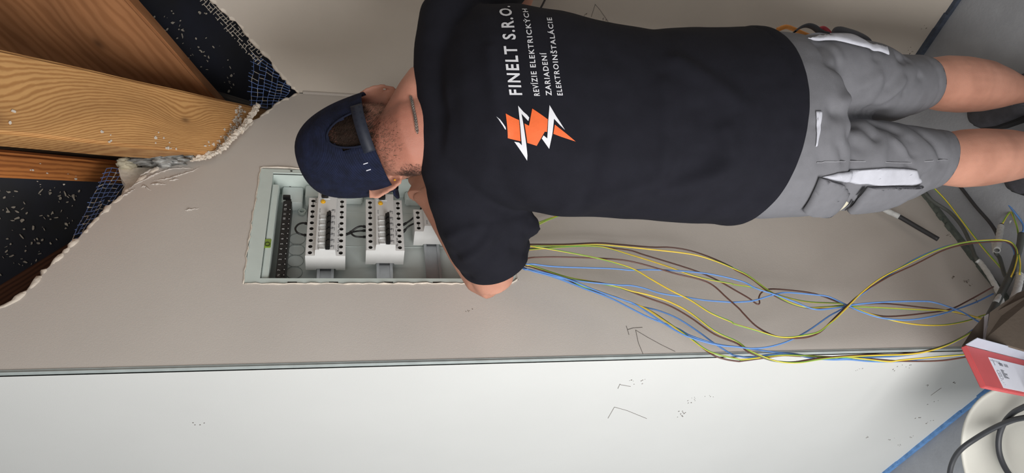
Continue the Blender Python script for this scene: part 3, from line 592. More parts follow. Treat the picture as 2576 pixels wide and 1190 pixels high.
# ------------------------------------------------------------------ wires hanging from the box to the floor
CAT = 'wire'
def wire_obj(col, pts, label, group, r=.00165, tail=()):
    P = cr(list(tail)+list(pts), 5)
    if col == 'gy': mats = [M['yellow_w'], M['green_w']]; mb = MB().tube(P, r, 10, 0, True, (0, 1, 0, 0, 1), .09)
    else: mats = [M[col]]; mb = MB().tube(P, r, 8)
    return tag(mb.obj('installation_wire', mats, None, True), label, CAT, group)
WG = 'loose wires hanging from the box down to the floor'
wire_obj('gy', [(1.0809, 1.168, 1.2984), (1.0518, 1.14, 1.2785), (1.0336, 1.112, 1.2584), (0.9824, 1.0723, 1.2332), (0.9833, 1.0718, 1.2199), (0.9829, 1.0685, 1.1322), (0.9851, 1.0663, 1.071), (0.9777, 1.064, 1.0113), (0.9681, 1.0612, 0.9519), (0.9509, 1.0562, 0.8632), (0.9291, 1.0531, 0.8139), (0.8998, 1.0503, 0.7712), (0.8823, 1.0488, 0.751), (0.8385, 1.0454, 0.7227), (0.8039, 1.0417, 0.6921), (0.7867, 1.0381, 0.6573), (0.7853, 1.0354, 0.6241), (0.7838, 1.0306, 0.5789), (0.7792, 1.0264, 0.5511), (0.769, 1.018, 0.4961), (0.7526, 1.0046, 0.4149), (0.7447, 0.9962, 0.3754), (0.7292, 0.9878, 0.3414), (0.7113, 0.9805, 0.3157), (0.6971, 0.9733, 0.2978)], 'yellow and green wire, second from top in the uppermost sagging pair', WG)
wire_obj('brown_w', [(1.0789, 1.168, 1.2939), (1.0524, 1.14, 1.2748), (1.0385, 1.112, 1.2577), (0.9941, 1.0783, 1.2302), (0.9939, 1.0778, 1.2169), (0.9927, 1.0751, 1.1438), (0.9954, 1.0723, 1.0669), (0.9907, 1.0706, 1.0216), (0.9804, 1.0672, 0.9462), (0.978, 1.0647, 0.8995), (0.9663, 1.0622, 0.8555), (0.9446, 1.0596, 0.8152), (0.9161, 1.0571, 0.7781), (0.9051, 1.0565, 0.7707), (0.8787, 1.0545, 0.7433), (0.8389, 1.0514, 0.7196), (0.8068, 1.0477, 0.6877), (0.7884, 1.0436, 0.6471), (0.7895, 1.0401, 0.6031), (0.7902, 1.0345, 0.5568), (0.7868, 1.0261, 0.4973), (0.779, 1.0198, 0.4555), (0.7631, 1.0106, 0.404), (0.7503, 1.0022, 0.3674), (0.7319, 0.9938, 0.335), (0.713, 0.9854, 0.3037), (0.7014, 0.9793, 0.2898)], 'brown wire running along the uppermost yellow and green one', WG)
wire_obj('blue_w', [(1.0638, 1.168, 1.2957), (1.026, 1.14, 1.2783), (0.9954, 1.112, 1.2638), (0.9269, 1.0643, 1.2437), (0.925, 1.0636, 1.2255), (0.9163, 1.0616, 1.177), (0.9084, 1.0572, 1.062), (0.9028, 1.0555, 1.0189), (0.9022, 1.0532, 0.9741), (0.8967, 1.0498, 0.9154), (0.8874, 1.0465, 0.8574), (0.8754, 1.044, 0.8156), (0.8585, 1.0414, 0.7758), (0.8408, 1.04, 0.7563), (0.8195, 1.0362, 0.7197), (0.7967, 1.0324, 0.6843), (0.7785, 1.0296, 0.6595), (0.773, 1.0274, 0.6348), (0.7759, 1.0226, 0.5878), (0.7788, 1.0184, 0.5562), (0.7778, 1.01, 0.4961), (0.7692, 0.9966, 0.41), (0.7604, 0.991, 0.3858), (0.7445, 0.9854, 0.3666), (0.7267, 0.9798, 0.3492), (0.7017, 0.9742, 0.3375), (0.6807, 0.9687, 0.327)], 'light blue wire leaving the sleeve nearly straight, crossing the brown ones midway', WG)
wire_obj('gy', [(1.0963, 1.168, 1.32), (1.0585, 1.14, 1.296), (1.0252, 1.112, 1.2596), (0.9825, 1.0844, 1.2338), (0.9838, 1.0839, 1.2189), (0.9902, 1.0811, 1.1429), (0.9916, 1.0788, 1.0816), (0.9853, 1.0774, 1.043), (0.9644, 1.0755, 0.9956), (0.9452, 1.0732, 0.9546), (0.924, 1.0707, 0.9146), (0.9011, 1.0682, 0.8756), (0.8848, 1.0656, 0.8347), (0.8726, 1.0631, 0.7924), (0.8683, 1.0625, 0.7826), (0.8577, 1.06, 0.7398), (0.8371, 1.0562, 0.7019), (0.8218, 1.0532, 0.6714), (0.8097, 1.0496, 0.6334), (0.8008, 1.0435, 0.569), (0.7887, 1.0397, 0.5478), (0.7664, 1.0342, 0.5204), (0.7454, 1.0279, 0.4869), (0.7298, 1.0216, 0.4508), (0.719, 1.0138, 0.4132), (0.7143, 1.0054, 0.3722), (0.7184, 0.997, 0.3249), (0.726, 0.9914, 0.2896), (0.7275, 0.9845, 0.2629)], 'yellow and green wire of the middle group sagging lowest before the red box', WG)
wire_obj('brown_w', [(1.0749, 1.168, 1.2944), (1.0453, 1.14, 1.2757), (1.027, 1.112, 1.2593), (0.9903, 1.0904, 1.2314), (0.992, 1.0899, 1.2163), (0.9965, 1.0871, 1.1402), (0.9987, 1.0848, 1.0783), (0.9915, 1.0832, 1.0334), (0.9826, 1.0815, 0.9887), (0.9689, 1.08, 0.9612), (0.9429, 1.0767, 0.9063), (0.9151, 1.0733, 0.8527), (0.8883, 1.0708, 0.8152), (0.8545, 1.0683, 0.7812), (0.8349, 1.0668, 0.7622), (0.8184, 1.0657, 0.7504), (0.8208, 1.0652, 0.7429), (0.8354, 1.0653, 0.7383), (0.8496, 1.0647, 0.7248), (0.8568, 1.0632, 0.7028), (0.8509, 1.0597, 0.6611), (0.84, 1.0556, 0.6153), (0.8245, 1.0526, 0.5847), (0.7975, 1.0474, 0.5518), (0.7779, 1.0423, 0.5256), (0.762, 1.0369, 0.4947), (0.7567, 1.0318, 0.4609), (0.7561, 1.0226, 0.4), (0.7577, 1.0114, 0.3384), (0.7762, 1.003, 0.2797), (0.8041, 0.9913, 0.2043)], 'brown wire with a sharp hooked kink halfway down', WG)
wire_obj('blue_w', [(1.0749, 1.168, 1.313), (1.0292, 1.14, 1.2924), (0.9855, 1.112, 1.2653), (0.9179, 1.0683, 1.2444), (0.9005, 1.0668, 1.2077), (0.8804, 1.064, 1.1403), (0.867, 1.0607, 1.0596), (0.8642, 1.0595, 1.0282), (0.8558, 1.058, 1.0012), (0.8398, 1.0559, 0.9679), (0.8285, 1.053, 0.9215), (0.8175, 1.0505, 0.8809), (0.8092, 1.0471, 0.8242), (0.8086, 1.0465, 0.8134), (0.8101, 1.0443, 0.7734), (0.8201, 1.0414, 0.7327), (0.827, 1.0389, 0.699), (0.8242, 1.0364, 0.6693), (0.8162, 1.0326, 0.6265), (0.8086, 1.0301, 0.599), (0.7832, 1.0254, 0.5725), (0.7597, 1.0203, 0.5492), (0.7414, 1.0149, 0.5207), (0.7307, 1.009, 0.4852), (0.7274, 1.0034, 0.4484), (0.7302, 0.995, 0.4027), (0.7389, 0.9866, 0.3526), (0.7515, 0.9782, 0.2989), (0.7671, 0.9693, 0.2495)], 'light blue wire that dips in midair beneath the kinked brown one', WG)
wire_obj('gy', [(1.0815, 1.168, 1.2983), (1.0529, 1.14, 1.2784), (1.0355, 1.112, 1.2581), (0.9718, 1.0581, 1.2319), (0.9621, 1.0564, 1.1899), (0.9496, 1.0545, 1.1426), (0.9332, 1.0523, 1.0873), (0.9171, 1.0506, 1.0467), (0.8993, 1.0491, 1.0128), (0.8721, 1.0472, 0.9851), (0.8396, 1.0447, 0.951), (0.8112, 1.0422, 0.9165), (0.7765, 1.0396, 0.8851), (0.7525, 1.0371, 0.8507), (0.7453, 1.0365, 0.843), (0.7281, 1.034, 0.8065), (0.7101, 1.0302, 0.7713), (0.7052, 1.0277, 0.7449), (0.707, 1.0251, 0.7151), (0.7129, 1.0221, 0.6773), (0.7301, 1.0201, 0.6449), (0.7453, 1.0183, 0.6192), (0.7731, 1.0145, 0.5779), (0.8053, 1.0103, 0.53), (0.838, 1.0049, 0.4712), (0.8637, 0.9986, 0.4083), (0.899, 0.9878, 0.3154), (0.9149, 0.9794, 0.2562), (0.9213, 0.9718, 0.2074), (0.9205, 0.9645, 0.1649), (0.9127, 0.954, 0.1307), (0.9014, 0.9484, 0.1186), (0.8841, 0.9455, 0.1211), (0.8584, 0.9442, 0.1364), (0.8201, 0.9459, 0.1719), (0.7953, 0.9484, 0.1995)], 'yellow wire making the big S curve back up towards the tape sleeves', WG)
wire_obj('brown_w', [(1.0865, 1.168, 1.3164), (1.0454, 1.14, 1.294), (1.0078, 1.112, 1.2621), (0.9408, 1.0624, 1.2447), (0.9417, 1.0615, 1.2217), (0.9417, 1.0596, 1.1725), (0.9385, 1.0574, 1.1145), (0.9319, 1.0546, 1.0417), (0.9213, 1.0529, 0.9993), (0.9003, 1.0499, 0.9513), (0.8857, 1.0478, 0.9198), (0.8687, 1.045, 0.8741), (0.8509, 1.0433, 0.8502), (0.8172, 1.0416, 0.8327), (0.7881, 1.0401, 0.8172), (0.7738, 1.0395, 0.8121), (0.7423, 1.038, 0.7986), (0.7205, 1.0354, 0.7791), (0.7085, 1.0329, 0.7557), (0.7041, 1.0299, 0.7231), (0.7061, 1.0276, 0.696), (0.7162, 1.0256, 0.6675), (0.7409, 1.0236, 0.6311), (0.7804, 1.0185, 0.5716), (0.8067, 1.0143, 0.5268), (0.8454, 1.0059, 0.4422), (0.8748, 0.9974, 0.36), (0.9063, 0.9862, 0.2754), (0.9178, 0.9778, 0.2183), (0.919, 0.9694, 0.1678), (0.9124, 0.9583, 0.1286), (0.9012, 0.9532, 0.1184), (0.8844, 0.9503, 0.1205), (0.8587, 0.949, 0.1358), (0.8242, 0.9507, 0.1682), (0.7994, 0.9532, 0.1959)], 'brown wire following the big S curve of the yellow one', WG)
wire_obj('blue_w', [(1.0671, 1.168, 1.3046), (1.0236, 1.14, 1.2858), (0.984, 1.112, 1.2655), (0.9145, 1.0664, 1.2482), (0.9123, 1.0659, 1.2358), (0.8984, 1.0642, 1.1943), (0.881, 1.0625, 1.155), (0.8508, 1.0603, 1.1046), (0.8246, 1.058, 1.0541), (0.8098, 1.0569, 1.0295), (0.7511, 1.0527, 0.9764), (0.7246, 1.0502, 0.9431), (0.7038, 1.0468, 0.8944), (0.6964, 1.0443, 0.8549), (0.691, 1.0425, 0.8269), (0.6915, 1.0394, 0.7899), (0.7021, 1.0357, 0.7422), (0.7244, 1.0319, 0.6878), (0.7561, 1.0281, 0.627), (0.7722, 1.0246, 0.5886), (0.7953, 1.0204, 0.5459), (0.8305, 1.0141, 0.4798), (0.8637, 1.0078, 0.4126), (0.8945, 1.0014, 0.3449), (0.9204, 0.9902, 0.263), (0.9295, 0.979, 0.1905), (0.9245, 0.9699, 0.1444), (0.9115, 0.9598, 0.1166), (0.8934, 0.9556, 0.1149), (0.863, 0.9539, 0.1321), (0.8284, 0.9556, 0.1646), (0.8034, 0.9581, 0.1924)], 'light blue wire rising from the corner bead into the big S curve', WG)
wire_obj('gy', [(1.0669, 1.168, 1.3), (1.0273, 1.14, 1.2817), (0.9936, 1.112, 1.2641), (0.9317, 1.0723, 1.2414), (0.9264, 1.0717, 1.2251), (0.8952, 1.0689, 1.1592), (0.881, 1.0668, 1.1103), (0.8648, 1.0646, 1.0561), (0.8532, 1.0635, 1.03), (0.8388, 1.0612, 0.9903), (0.8191, 1.0587, 0.9525), (0.7894, 1.0562, 0.9186), (0.7416, 1.0531, 0.8835), (0.713, 1.0503, 0.8456), (0.691, 1.0488, 0.8298), (0.675, 1.0467, 0.8082), (0.6619, 1.0442, 0.7858), (0.6555, 1.0417, 0.7606), (0.6539, 1.0391, 0.7331), (0.6571, 1.0361, 0.6974), (0.6584, 1.0327, 0.6593), (0.6562, 1.0264, 0.6184), (0.6516, 1.018, 0.5645), (0.6467, 1.0096, 0.5104), (0.6482, 1.0018, 0.4675), (0.6573, 0.9934, 0.4195), (0.6764, 0.985, 0.3637), (0.6951, 0.9794, 0.3214)], 'yellow and green wire bulging farthest past the corner bead', WG)
wire_obj('brown_w', [(1.0628, 1.168, 1.2959), (1.0242, 1.14, 1.2785), (0.9925, 1.112, 1.2643), (0.9354, 1.0783, 1.2396), (0.9297, 1.0777, 1.2233), (0.8947, 1.0747, 1.155), (0.8893, 1.0734, 1.1214), (0.8756, 1.0712, 1.0662), (0.8562, 1.0695, 1.0272), (0.8348, 1.0672, 0.9894), (0.8134, 1.0647, 0.9521), (0.782, 1.0622, 0.9188), (0.7377, 1.0591, 0.8824), (0.7123, 1.0563, 0.8432), (0.6903, 1.0548, 0.8273), (0.6699, 1.0514, 0.7934), (0.6623, 1.0489, 0.7685), (0.6598, 1.0464, 0.7413), (0.6635, 1.0426, 0.6966), (0.6636, 1.0366, 0.639), (0.6602, 1.0282, 0.5841), (0.6541, 1.0198, 0.5305), (0.6527, 1.0106, 0.4743), (0.6629, 0.9994, 0.4113), (0.6858, 0.9893, 0.3437), (0.696, 0.9854, 0.316)], 'brown wire bulging past the corner bead beside the green one', WG)
wire_obj('blue_w', [(1.0822, 1.168, 1.3215), (1.0339, 1.14, 1.299), (0.9855, 1.112, 1.2653), (0.9317, 1.0844, 1.2419), (0.927, 1.0839, 1.2298), (0.904, 1.0816, 1.1748), (0.8734, 1.0794, 1.1233), (0.8449, 1.0772, 1.0722), (0.8173, 1.0755, 1.036), (0.7897, 1.0732, 1.0008), (0.7615, 1.0698, 0.9523), (0.7418, 1.0682, 0.9302), (0.7175, 1.0648, 0.8817), (0.7059, 1.0614, 0.8287), (0.6996, 1.06, 0.8063), (0.6896, 1.0562, 0.7675), (0.6827, 1.0529, 0.7332), (0.671, 1.0499, 0.704), (0.6627, 1.0461, 0.6646), (0.661, 1.0405, 0.6227), (0.6578, 1.0342, 0.5817), (0.6532, 1.0258, 0.5271), (0.6535, 1.0194, 0.4836), (0.6585, 1.011, 0.4381), (0.6695, 1.0026, 0.388), (0.6933, 0.9953, 0.3337), (0.7053, 0.9914, 0.3045)], 'light blue wire along the corner bead that rises behind the cardboard flap', WG)
wire_obj('gy', [(1.0707, 1.168, 1.3042), (1.03, 1.14, 1.285), (0.9942, 1.112, 1.264), (0.9394, 1.0803, 1.2386), (0.9335, 1.0799, 1.228), (0.9032, 1.0771, 1.1614), (0.8775, 1.0756, 1.1293), (0.8601, 1.0741, 1.0928), (0.8355, 1.072, 1.0468), (0.8127, 1.0699, 1.0069), (0.7801, 1.0675, 0.9764), (0.7448, 1.065, 0.945), (0.7072, 1.0625, 0.9156), (0.6914, 1.0608, 0.8932), (0.6778, 1.0583, 0.8561), (0.6754, 1.0575, 0.8439), (0.6777, 1.0547, 0.8032), (0.679, 1.0509, 0.76), (0.6744, 1.0471, 0.719), (0.6663, 1.0421, 0.6651), (0.66, 1.0365, 0.6256), (0.65, 1.0302, 0.5886), (0.6401, 1.0239, 0.5518), (0.6403, 1.0197, 0.5232), (0.6371, 1.007, 0.4551), (0.6323, 0.993, 0.3885), (0.6325, 0.9874, 0.3603)], 'yellow and green wire lying along the white wall edge to the red box', WG)
wire_obj('brown_w', [(1.0697, 1.168, 1.3043), (1.0282, 1.14, 1.2853), (0.9913, 1.112, 1.2644), (0.9426, 1.0883, 1.2365), (0.9377, 1.0878, 1.2228), (0.9069, 1.0851, 1.1588), (0.8804, 1.0836, 1.1265), (0.8609, 1.0817, 1.0816), (0.8417, 1.08, 1.0427), (0.815, 1.0775, 0.9977), (0.7751, 1.0747, 0.9608), (0.7382, 1.0722, 0.9299), (0.6991, 1.0696, 0.9011), (0.6848, 1.068, 0.8781), (0.6777, 1.0663, 0.8525), (0.6776, 1.0657, 0.8422), (0.6806, 1.0627, 0.7981), (0.6832, 1.0589, 0.754), (0.6779, 1.0551, 0.7131), (0.6668, 1.0466, 0.6314), (0.6572, 1.0382, 0.5796), (0.6449, 1.0298, 0.5294), (0.6366, 1.0206, 0.4775), (0.6316, 1.0122, 0.4389), (0.6317, 1.0038, 0.3968), (0.6345, 0.9954, 0.3525)], 'brown wire lying lowest along the white wall edge', WG)
wire_obj('blue_w', [(1.0707, 1.168, 1.3088), (1.026, 1.14, 1.2892), (0.984, 1.112, 1.2655), (0.9385, 1.0944, 1.2389), (0.9344, 1.0939, 1.2265), (0.9105, 1.0916, 1.1712), (0.8738, 1.0888, 1.1061), (0.8578, 1.0869, 1.0601), (0.8312, 1.0849, 1.0144), (0.8167, 1.0824, 0.9747), (0.7937, 1.0798, 0.938), (0.7594, 1.0773, 0.9058), (0.7262, 1.0751, 0.88), (0.7002, 1.0731, 0.8553), (0.6948, 1.0725, 0.8469), (0.6889, 1.0708, 0.8205), (0.6917, 1.0674, 0.7761), (0.6912, 1.0637, 0.7328), (0.6806, 1.0599, 0.694), (0.669, 1.0561, 0.6557), (0.6642, 1.0505, 0.615), (0.6548, 1.0442, 0.5772), (0.6471, 1.0358, 0.5241), (0.6457, 1.0266, 0.4675), (0.6431, 1.0154, 0.4127), (0.6396, 1.007, 0.3725), (0.6399, 1.0014, 0.3438)], 'light blue wire that drops over the corner bead onto the white wall side', WG)
for col, P, lab in (('gy', [(1.024,1.06,1.2157),(1.0593,1.07,1.1711),(1.0775,1.075,1.1433),(1.1029,1.08,1.1086)], 'short stretch of yellow and green wire under the armpit'), ('gy', [(1.0714,1.1,1.1997),(1.1041,1.11,1.1512),(1.1203,1.115,1.1238),(1.1509,1.12,1.0789)], 'second thin yellow and green wire just behind the one under the armpit')):
    wire_obj(col, P, lab, WG)
tag(MB().tube(cr([(1.53,0.7492,1.1352),(1.545,0.7906,1.1429),(1.555,0.8229,1.1472),(1.56,0.857,1.1566)], 6), .0026, 8).obj('black_cable', M['cable'], None, True), 'thin black cable end on right wall above the shirt', 'cable')
# cables by the foot of the wall
def cable(name, pts, r, m, label, tape=None, grp='sheathed cables on the floor by the wall'):
    o = thing(name, label, 'cable', pts[0], grp); P = cr(pts, 8); keep(MB().tube(P, r, 12).obj('sheath', m, None, True), o)
    if tape:
        a, b = tape; n = len(P); Q = P[int(a*n):max(int(a*n)+2, int(b*n))]
        keep(MB().tube(Q, [r*1.35*(1+.06*math.sin(i*2.3)) for i in range(len(Q))], 12).obj('tape_sleeve', M['tape'], None, True), o)
    return o
cable('floor_cable', [(1.2566, 1.06, 0.0948), (1.1958, 1.06, 0.0944), (1.1544, 1.06, 0.0893), (1.1051, 1.055, 0.0691), (1.0497, 1.05, 0.0736), (0.9894, 1.045, 0.0952), (0.932, 1.04, 0.122), (0.9167, 1.04, 0.1189), (0.8672, 1.03, 0.1364), (0.8037, 1.02, 0.1635), (0.7592, 1.01, 0.1996)], 0.0045, M['sheath'], 'grey-green cable closest to the wall foot with long white sleeve', (0.62, 1.0))
cable('floor_cable', [(1.228, 1.03, 0.0047), (1.1725, 1.03, 0.0038), (1.0934, 1.02, 0.0227), (1.0259, 1.01, 0.0362), (0.9723, 1.0, 0.0611), (0.9194, 0.99, 0.1028)], 0.0042, M['cable'], 'dark cable bending down to an upright white sleeve', None)
cable('floor_cable', [(1.0033, 0.995, 0.0301), (0.9839, 0.995, 0.0482), (0.9467, 0.99, 0.0848), (0.9083, 0.985, 0.122)], 0.0055, M['cable'], 'short upright cable end wrapped in white tape beside the dark cable', (0.08, 1.0))
cable('floor_cable', [(1.2196, 1.02, -0.0474), (1.1689, 1.02, -0.0505), (1.1106, 1.01, -0.0384), (1.0503, 1.0, -0.024), (1.0076, 0.99, -0.0041)], 0.005, M['cable'], 'straight dark cable leaning out under the light blue wire, tip taped', (0.78, 1.0))
cable('floor_cable', [(1.1679, 0.97, -0.1204), (1.1386, 0.97, -0.094), (1.0856, 0.97, -0.0495)], 0.0065, M['tape'], 'thick white taped cable end beside the left calf', None)
cable('floor_cable', [(0.9326, 0.955, 0.0586), (0.9004, 0.955, 0.0871), (0.857, 0.955, 0.1307), (0.8099, 0.955, 0.1821), (0.7599, 0.955, 0.2443), (0.718, 0.955, 0.2959), (0.6812, 0.955, 0.3427)], 0.0075, M['sheath'], 'thick bundle cable curving down to the cardboard flap', None)
cable('floor_cable', [(0.8038, 0.945, 0.1717), (0.7847, 0.945, 0.1876), (0.7572, 0.945, 0.2151), (0.7203, 0.945, 0.2569)], 0.0058, M['cable'], 'white taped cable end standing next to the brown cardboard', (0.06, 1.0))
cable('floor_cable', [(0.9547, 1.0, 0.0848), (0.9157, 1.0, 0.1078), (0.8969, 1.0, 0.1103), (0.8395, 0.99, 0.148), (0.8194, 0.98, 0.1627)], 0.0045, M['sheath'], 'grey-green cable passing behind the yellow wire, white sleeve at the top', (0.0, 0.3))
cable('floor_cable', [(0.8027, 0.96, 0.192), (0.7599, 0.955, 0.2443), (0.7297, 0.95, 0.2863)], 0.0055, M['tape'], 'white sleeve lying along the thick bundle cable', None)
for col, P, lab in (('gy', [(1.2234,1.03,0.0915),(1.1793,1.03,0.0946),(1.1219,1.03,0.0875),(1.0394,1.02,0.1035),(0.9424,1.01,0.1195),(0.877,1.0,0.1297),(0.8302,0.99,0.1407)], 'yellow and green wire arching from behind the left calf to the sleeve tangle'),
                    ('blue_w', [(1.1728,0.98,-0.0025),(1.1246,0.975,-0.0054),(1.0751,0.97,-0.0068),(1.0186,0.965,0.0037),(0.9802,0.965,0.0094),(0.9531,0.965,0.0294),(0.9396,0.965,0.0528),(0.8784,0.965,0.0933)], 'light blue wire looping out from behind the left calf'),
                    ('gy', [(1.1853,0.99,-0.0282),(1.1365,0.985,-0.0297),(1.0906,0.98,-0.0242),(1.0416,0.975,-0.0078),(0.9943,0.97,0.0169),(0.9537,0.97,0.0388),(0.8829,0.97,0.0924),(0.8227,0.97,0.1544)], 'yellow and green wire beside the light blue loop'),
                    ('gy', [(1.1438,0.97,-0.1057),(1.1047,0.97,-0.0806),(1.0666,0.97,-0.0473),(1.0382,0.97,-0.0144),(1.0251,0.98,0.0067),(1.0039,0.99,0.0302)], 'yellow and green wire curling down to an upright tape sleeve'),
                    ('gy', [(0.8465,0.93,0.1546),(0.8172,0.93,0.173),(0.7888,0.93,0.1961)], 'yellow wire stub entering the sleeve nearest the cardboard box')):
    wire_obj(col, P, lab, 'wires among the floor cables', .0021)
# stub cable with taped end against the wall
st = thing('cable_stub', 'black cable stub with white taped end in front of the wall by the pocket', 'cable', (1.0558,1.105,0.1026))
Ps = cr([(1.2445,1.112,0.2478),(1.1754,1.11,0.206),(1.1388,1.107,0.1708),(1.0956,1.104,0.1398),(1.0491,1.098,0.1121)], 8)
keep(MB().tube(Ps, .0062, 14).obj('sheath', M['cable'], None, True), st); keep(MB().tube(Ps[4:17], [.0074*(1+.05*math.sin(i*1.9)) for i in range(13)], 14).obj('tape_sleeve', M['tape'], None, True), st)

# ------------------------------------------------------------------ boxes and tub in the corner of the picture
tubc = V((0.4168, 1.0497, 0)); TZ, TR = 0.3600, 0.1535
tub = thing('plastic_tub', 'round white lidded plastic tub on the floor by the left wall', 'tub', tubc)
prof = [(TR*.80, 0), (TR*.84, .004), (TR*.93, TZ-.045), (TR*.93, TZ-.03)]
def lathe(prof, n=56): return [((0, 0, z), (r, 0, 0), (0, r, 0)) for r, z in prof]
MB().loft(lathe(prof), 56).obj('tub_wall', M['tub'], tub, True)
MB().loft(lathe([(TR*.95, TZ-.035), (TR, TZ-.033), (TR, TZ-.006), (TR*.993, TZ-.001), (TR*.975, TZ), (TR*.955, TZ-.001), (TR*.945, TZ-.006), (TR*.5, TZ-.006), (.001, TZ-.006)]), 64).obj('lid', M['tub'], tub, True)
for P, lab in (([(0.4657,0.9314,0.38),(0.4864,0.9849,0.374),(0.4957,1.0124,0.372),(0.5036,1.0564,0.372),(0.5045,1.0993,0.38),(0.4986,1.1314,0.395),(0.4887,1.1593,0.4),(0.4706,1.1875,0.4),(0.4487,1.2264,0.38)], 'black rubber cable arching over the rim of the white tub'), ([(0.4892,0.91,0.38),(0.5011,0.9715,0.374),(0.5069,1.0059,0.367),(0.5018,1.0365,0.366),(0.4875,1.0632,0.366),(0.4644,1.0831,0.366),(0.4358,1.091,0.366),(0.4028,1.0878,0.366)], 'black rubber cable lying in a loop on the tub lid')):
    tag(MB().tube(cr(P, 8), .0052, 12).obj('rubber_cable', M['hose'], None, True), lab, 'cable', 'black rubber cables on the tub')
RB = {'A': (0.5796, 0.8798, 0.52), 's': (-0.9818, 0.1901, 0.0), 't': (0.0688, 0.3553, -0.9322), 'n': (-0.1773, -0.9152, -0.3619), 'W': 0.0773, 'C': (0.5805, 0.8591, 0.5122), 'lab': [(0.0149, 0.067), (0.0827, 0.0735)], 'br': [(0.6674, 0.9016, 0.386), (0.7076, 0.8919, 0.2975), (0.7175, 0.8577, 0.2198), (0.5473, 0.886, 0.3358), (0.6106, 0.9069, 0.4334)], 'fl': [(0.6694, 0.9144, 0.3876), (0.6418, 0.9187, 0.4301), (0.6057, 0.9217, 0.4786), (0.6066, 0.9181, 0.47), (0.6193, 0.917, 0.4245)], 'st': [(0.6712, 0.9183, 0.3831), (0.6719, 0.9116, 0.3775), (0.6198, 0.9207, 0.4156), (0.6207, 0.9217, 0.4215)]}
rA, rs, rt, rn, RW = V(RB['A']), V(RB['s']), V(RB['t']), V(RB['n']), RB['W']
cb = thing('card_box', 'red and white product box with an information label, leaning at the tub', 'box', rA)
rm = Matrix((rs, rt, rn)).transposed().to_4x4(); rm.translation = rA      # local: x across the red face, y down it, z towards the viewer
keep(MB().bbox((0, 0, -.010), (RW, .27, 0), .0012, 0, rm).obj('carton', M['cardred'], None), cb)
cC = V(RB['C'])-rA
vs = [rA, rA+rt*.27, rA+rt*.27+cC, rA+cC+rt*.004]; nn = cC.cross(rt).normalized()*.0012
keep(MB().add([q for q in vs]+[q+nn for q in vs], [(0,1,2,3),(4,5,6,7),(0,1,5,4),(1,2,6,5),(2,3,7,6),(3,0,4,7)]).obj('side_flap', M['cardgrey'], None), cb)['label'] = 'pale grey folded edge flap'
(lx0, ly0), (lx1, ly1) = RB['lab']
lb = keep(MB().box((lx0, ly0, .0002), (RW-.004, ly0+.17, .0007), 0, rm).obj('label', M['paper'], None), cb); lb['label'] = 'white printed information label'
mb = MB(); r2 = random.Random(4)
lw = RW-.004-lx0
mb.box((lx0+.003, ly0+.010, .0007), (lx0+lw*.25, ly0+.0115, .0009), 0, rm)
for k in range(9): mb.box((lx0+.004, ly0+.002+k*.0042, .0007), (lx0+.0045+lw*.1*r2.uniform(.3, 1), ly0+.0029+k*.0042, .0009), 0, rm)
for k in range(7): mb.box((lx0+lw*.12, ly0+.030+k*.0022, .0007), (lx0+lw*.22, ly0+.0308+k*.0022+.0006*(k % 2), .0009), 0, rm); mb.box((lx0+lw*.12, ly0+.050+k*.0022, .0007), (lx0+lw*.22, ly0+.0508+k*.0022, .0009), 0, rm)
for k in range(16): mb.box((lx0+lw*(.36+.018*k), ly0+.024, .0007), (lx0+lw*(.36+.018*k)+.0004, ly0+.034+r2.uniform(-.003, .012), .0009), 0, rm)
P = [(lx0+lw*.46, ly0+.006), (lx0+lw*.66, ly0+.006), (lx0+lw*.70, ly0+.008), (lx0+lw*.70, ly0+.016), (lx0+lw*.66, ly0+.018), (lx0+lw*.46, ly0+.018), (lx0+lw*.42, ly0+.016), (lx0+lw*.42, ly0+.008), (lx0+lw*.46, ly0+.006)]
mb.tube([rm @ V((a, b, .0007)) for a, b in P], .0004, 4)
P = [(lx0+lw*.52, ly0+.009), (lx0+lw*.60, ly0+.0095), (lx0+lw*.63, ly0+.012), (lx0+lw*.58, ly0+.015), (lx0+lw*.50, ly0+.0145), (lx0+lw*.52, ly0+.009)]
mb.tube([rm @ V((a, b, .0007)) for a, b in P], .0004, 4)
for k in range(3): mb.box((lx0+lw*(.76+.06*k), ly0+.004+.004*k, .0007), (lx0+lw*(.765+.06*k), ly0+.010+.002*k, .0009), 0, rm)
mb.obj('print', M['print'], lb)
ob = thing('cardboard_box', 'brown open cardboard box with torn upright flaps beside the red box', 'box', V(RB['br'][0]))
def plate(name, P, th, m, parent, n=None):
    P = [V(q) for q in P]; nn = (P[1]-P[0]).cross(P[2]-P[0]).normalized()
    if nn.dot(V((0, 0, 1.6))-P[0]) > 0: nn = -nn
    K_ = len(P); return keep(MB().add(P+[q+nn*th for q in P], [tuple(range(K_)), tuple(range(2*K_-1, K_-1, -1))]+[(i, (i+1) % K_, K_+(i+1) % K_, K_+i) for i in range(K_)]).obj(name, m), parent)
plate('flap', RB['br'], .004, M['card'], ob); plate('flap', RB['fl'], .003, M['card'], ob); q = plate('torn_edge', RB['st'], .001, M['paper'], ob); q['label'] = 'pale torn paper edge between the flaps'
MBb = MB().bbox((.600, rA.y+.05, 0.0), (.70, rA.y+.13, .20), .003); keep(MBb.obj('carton', M['card']), ob)

# ------------------------------------------------------------------ the man
PH = math.radians(63); fwd = V((math.cos(PH), math.sin(PH), 0)); rgt = V((math.sin(PH), -math.cos(PH), 0)); up = V((0, 0, 1))
man = thing('person', 'person in a black printed t-shirt, grey work shorts and navy cap working at the box', 'person', (1.05, .72, 0))
def KM(o): return keep(o, man)
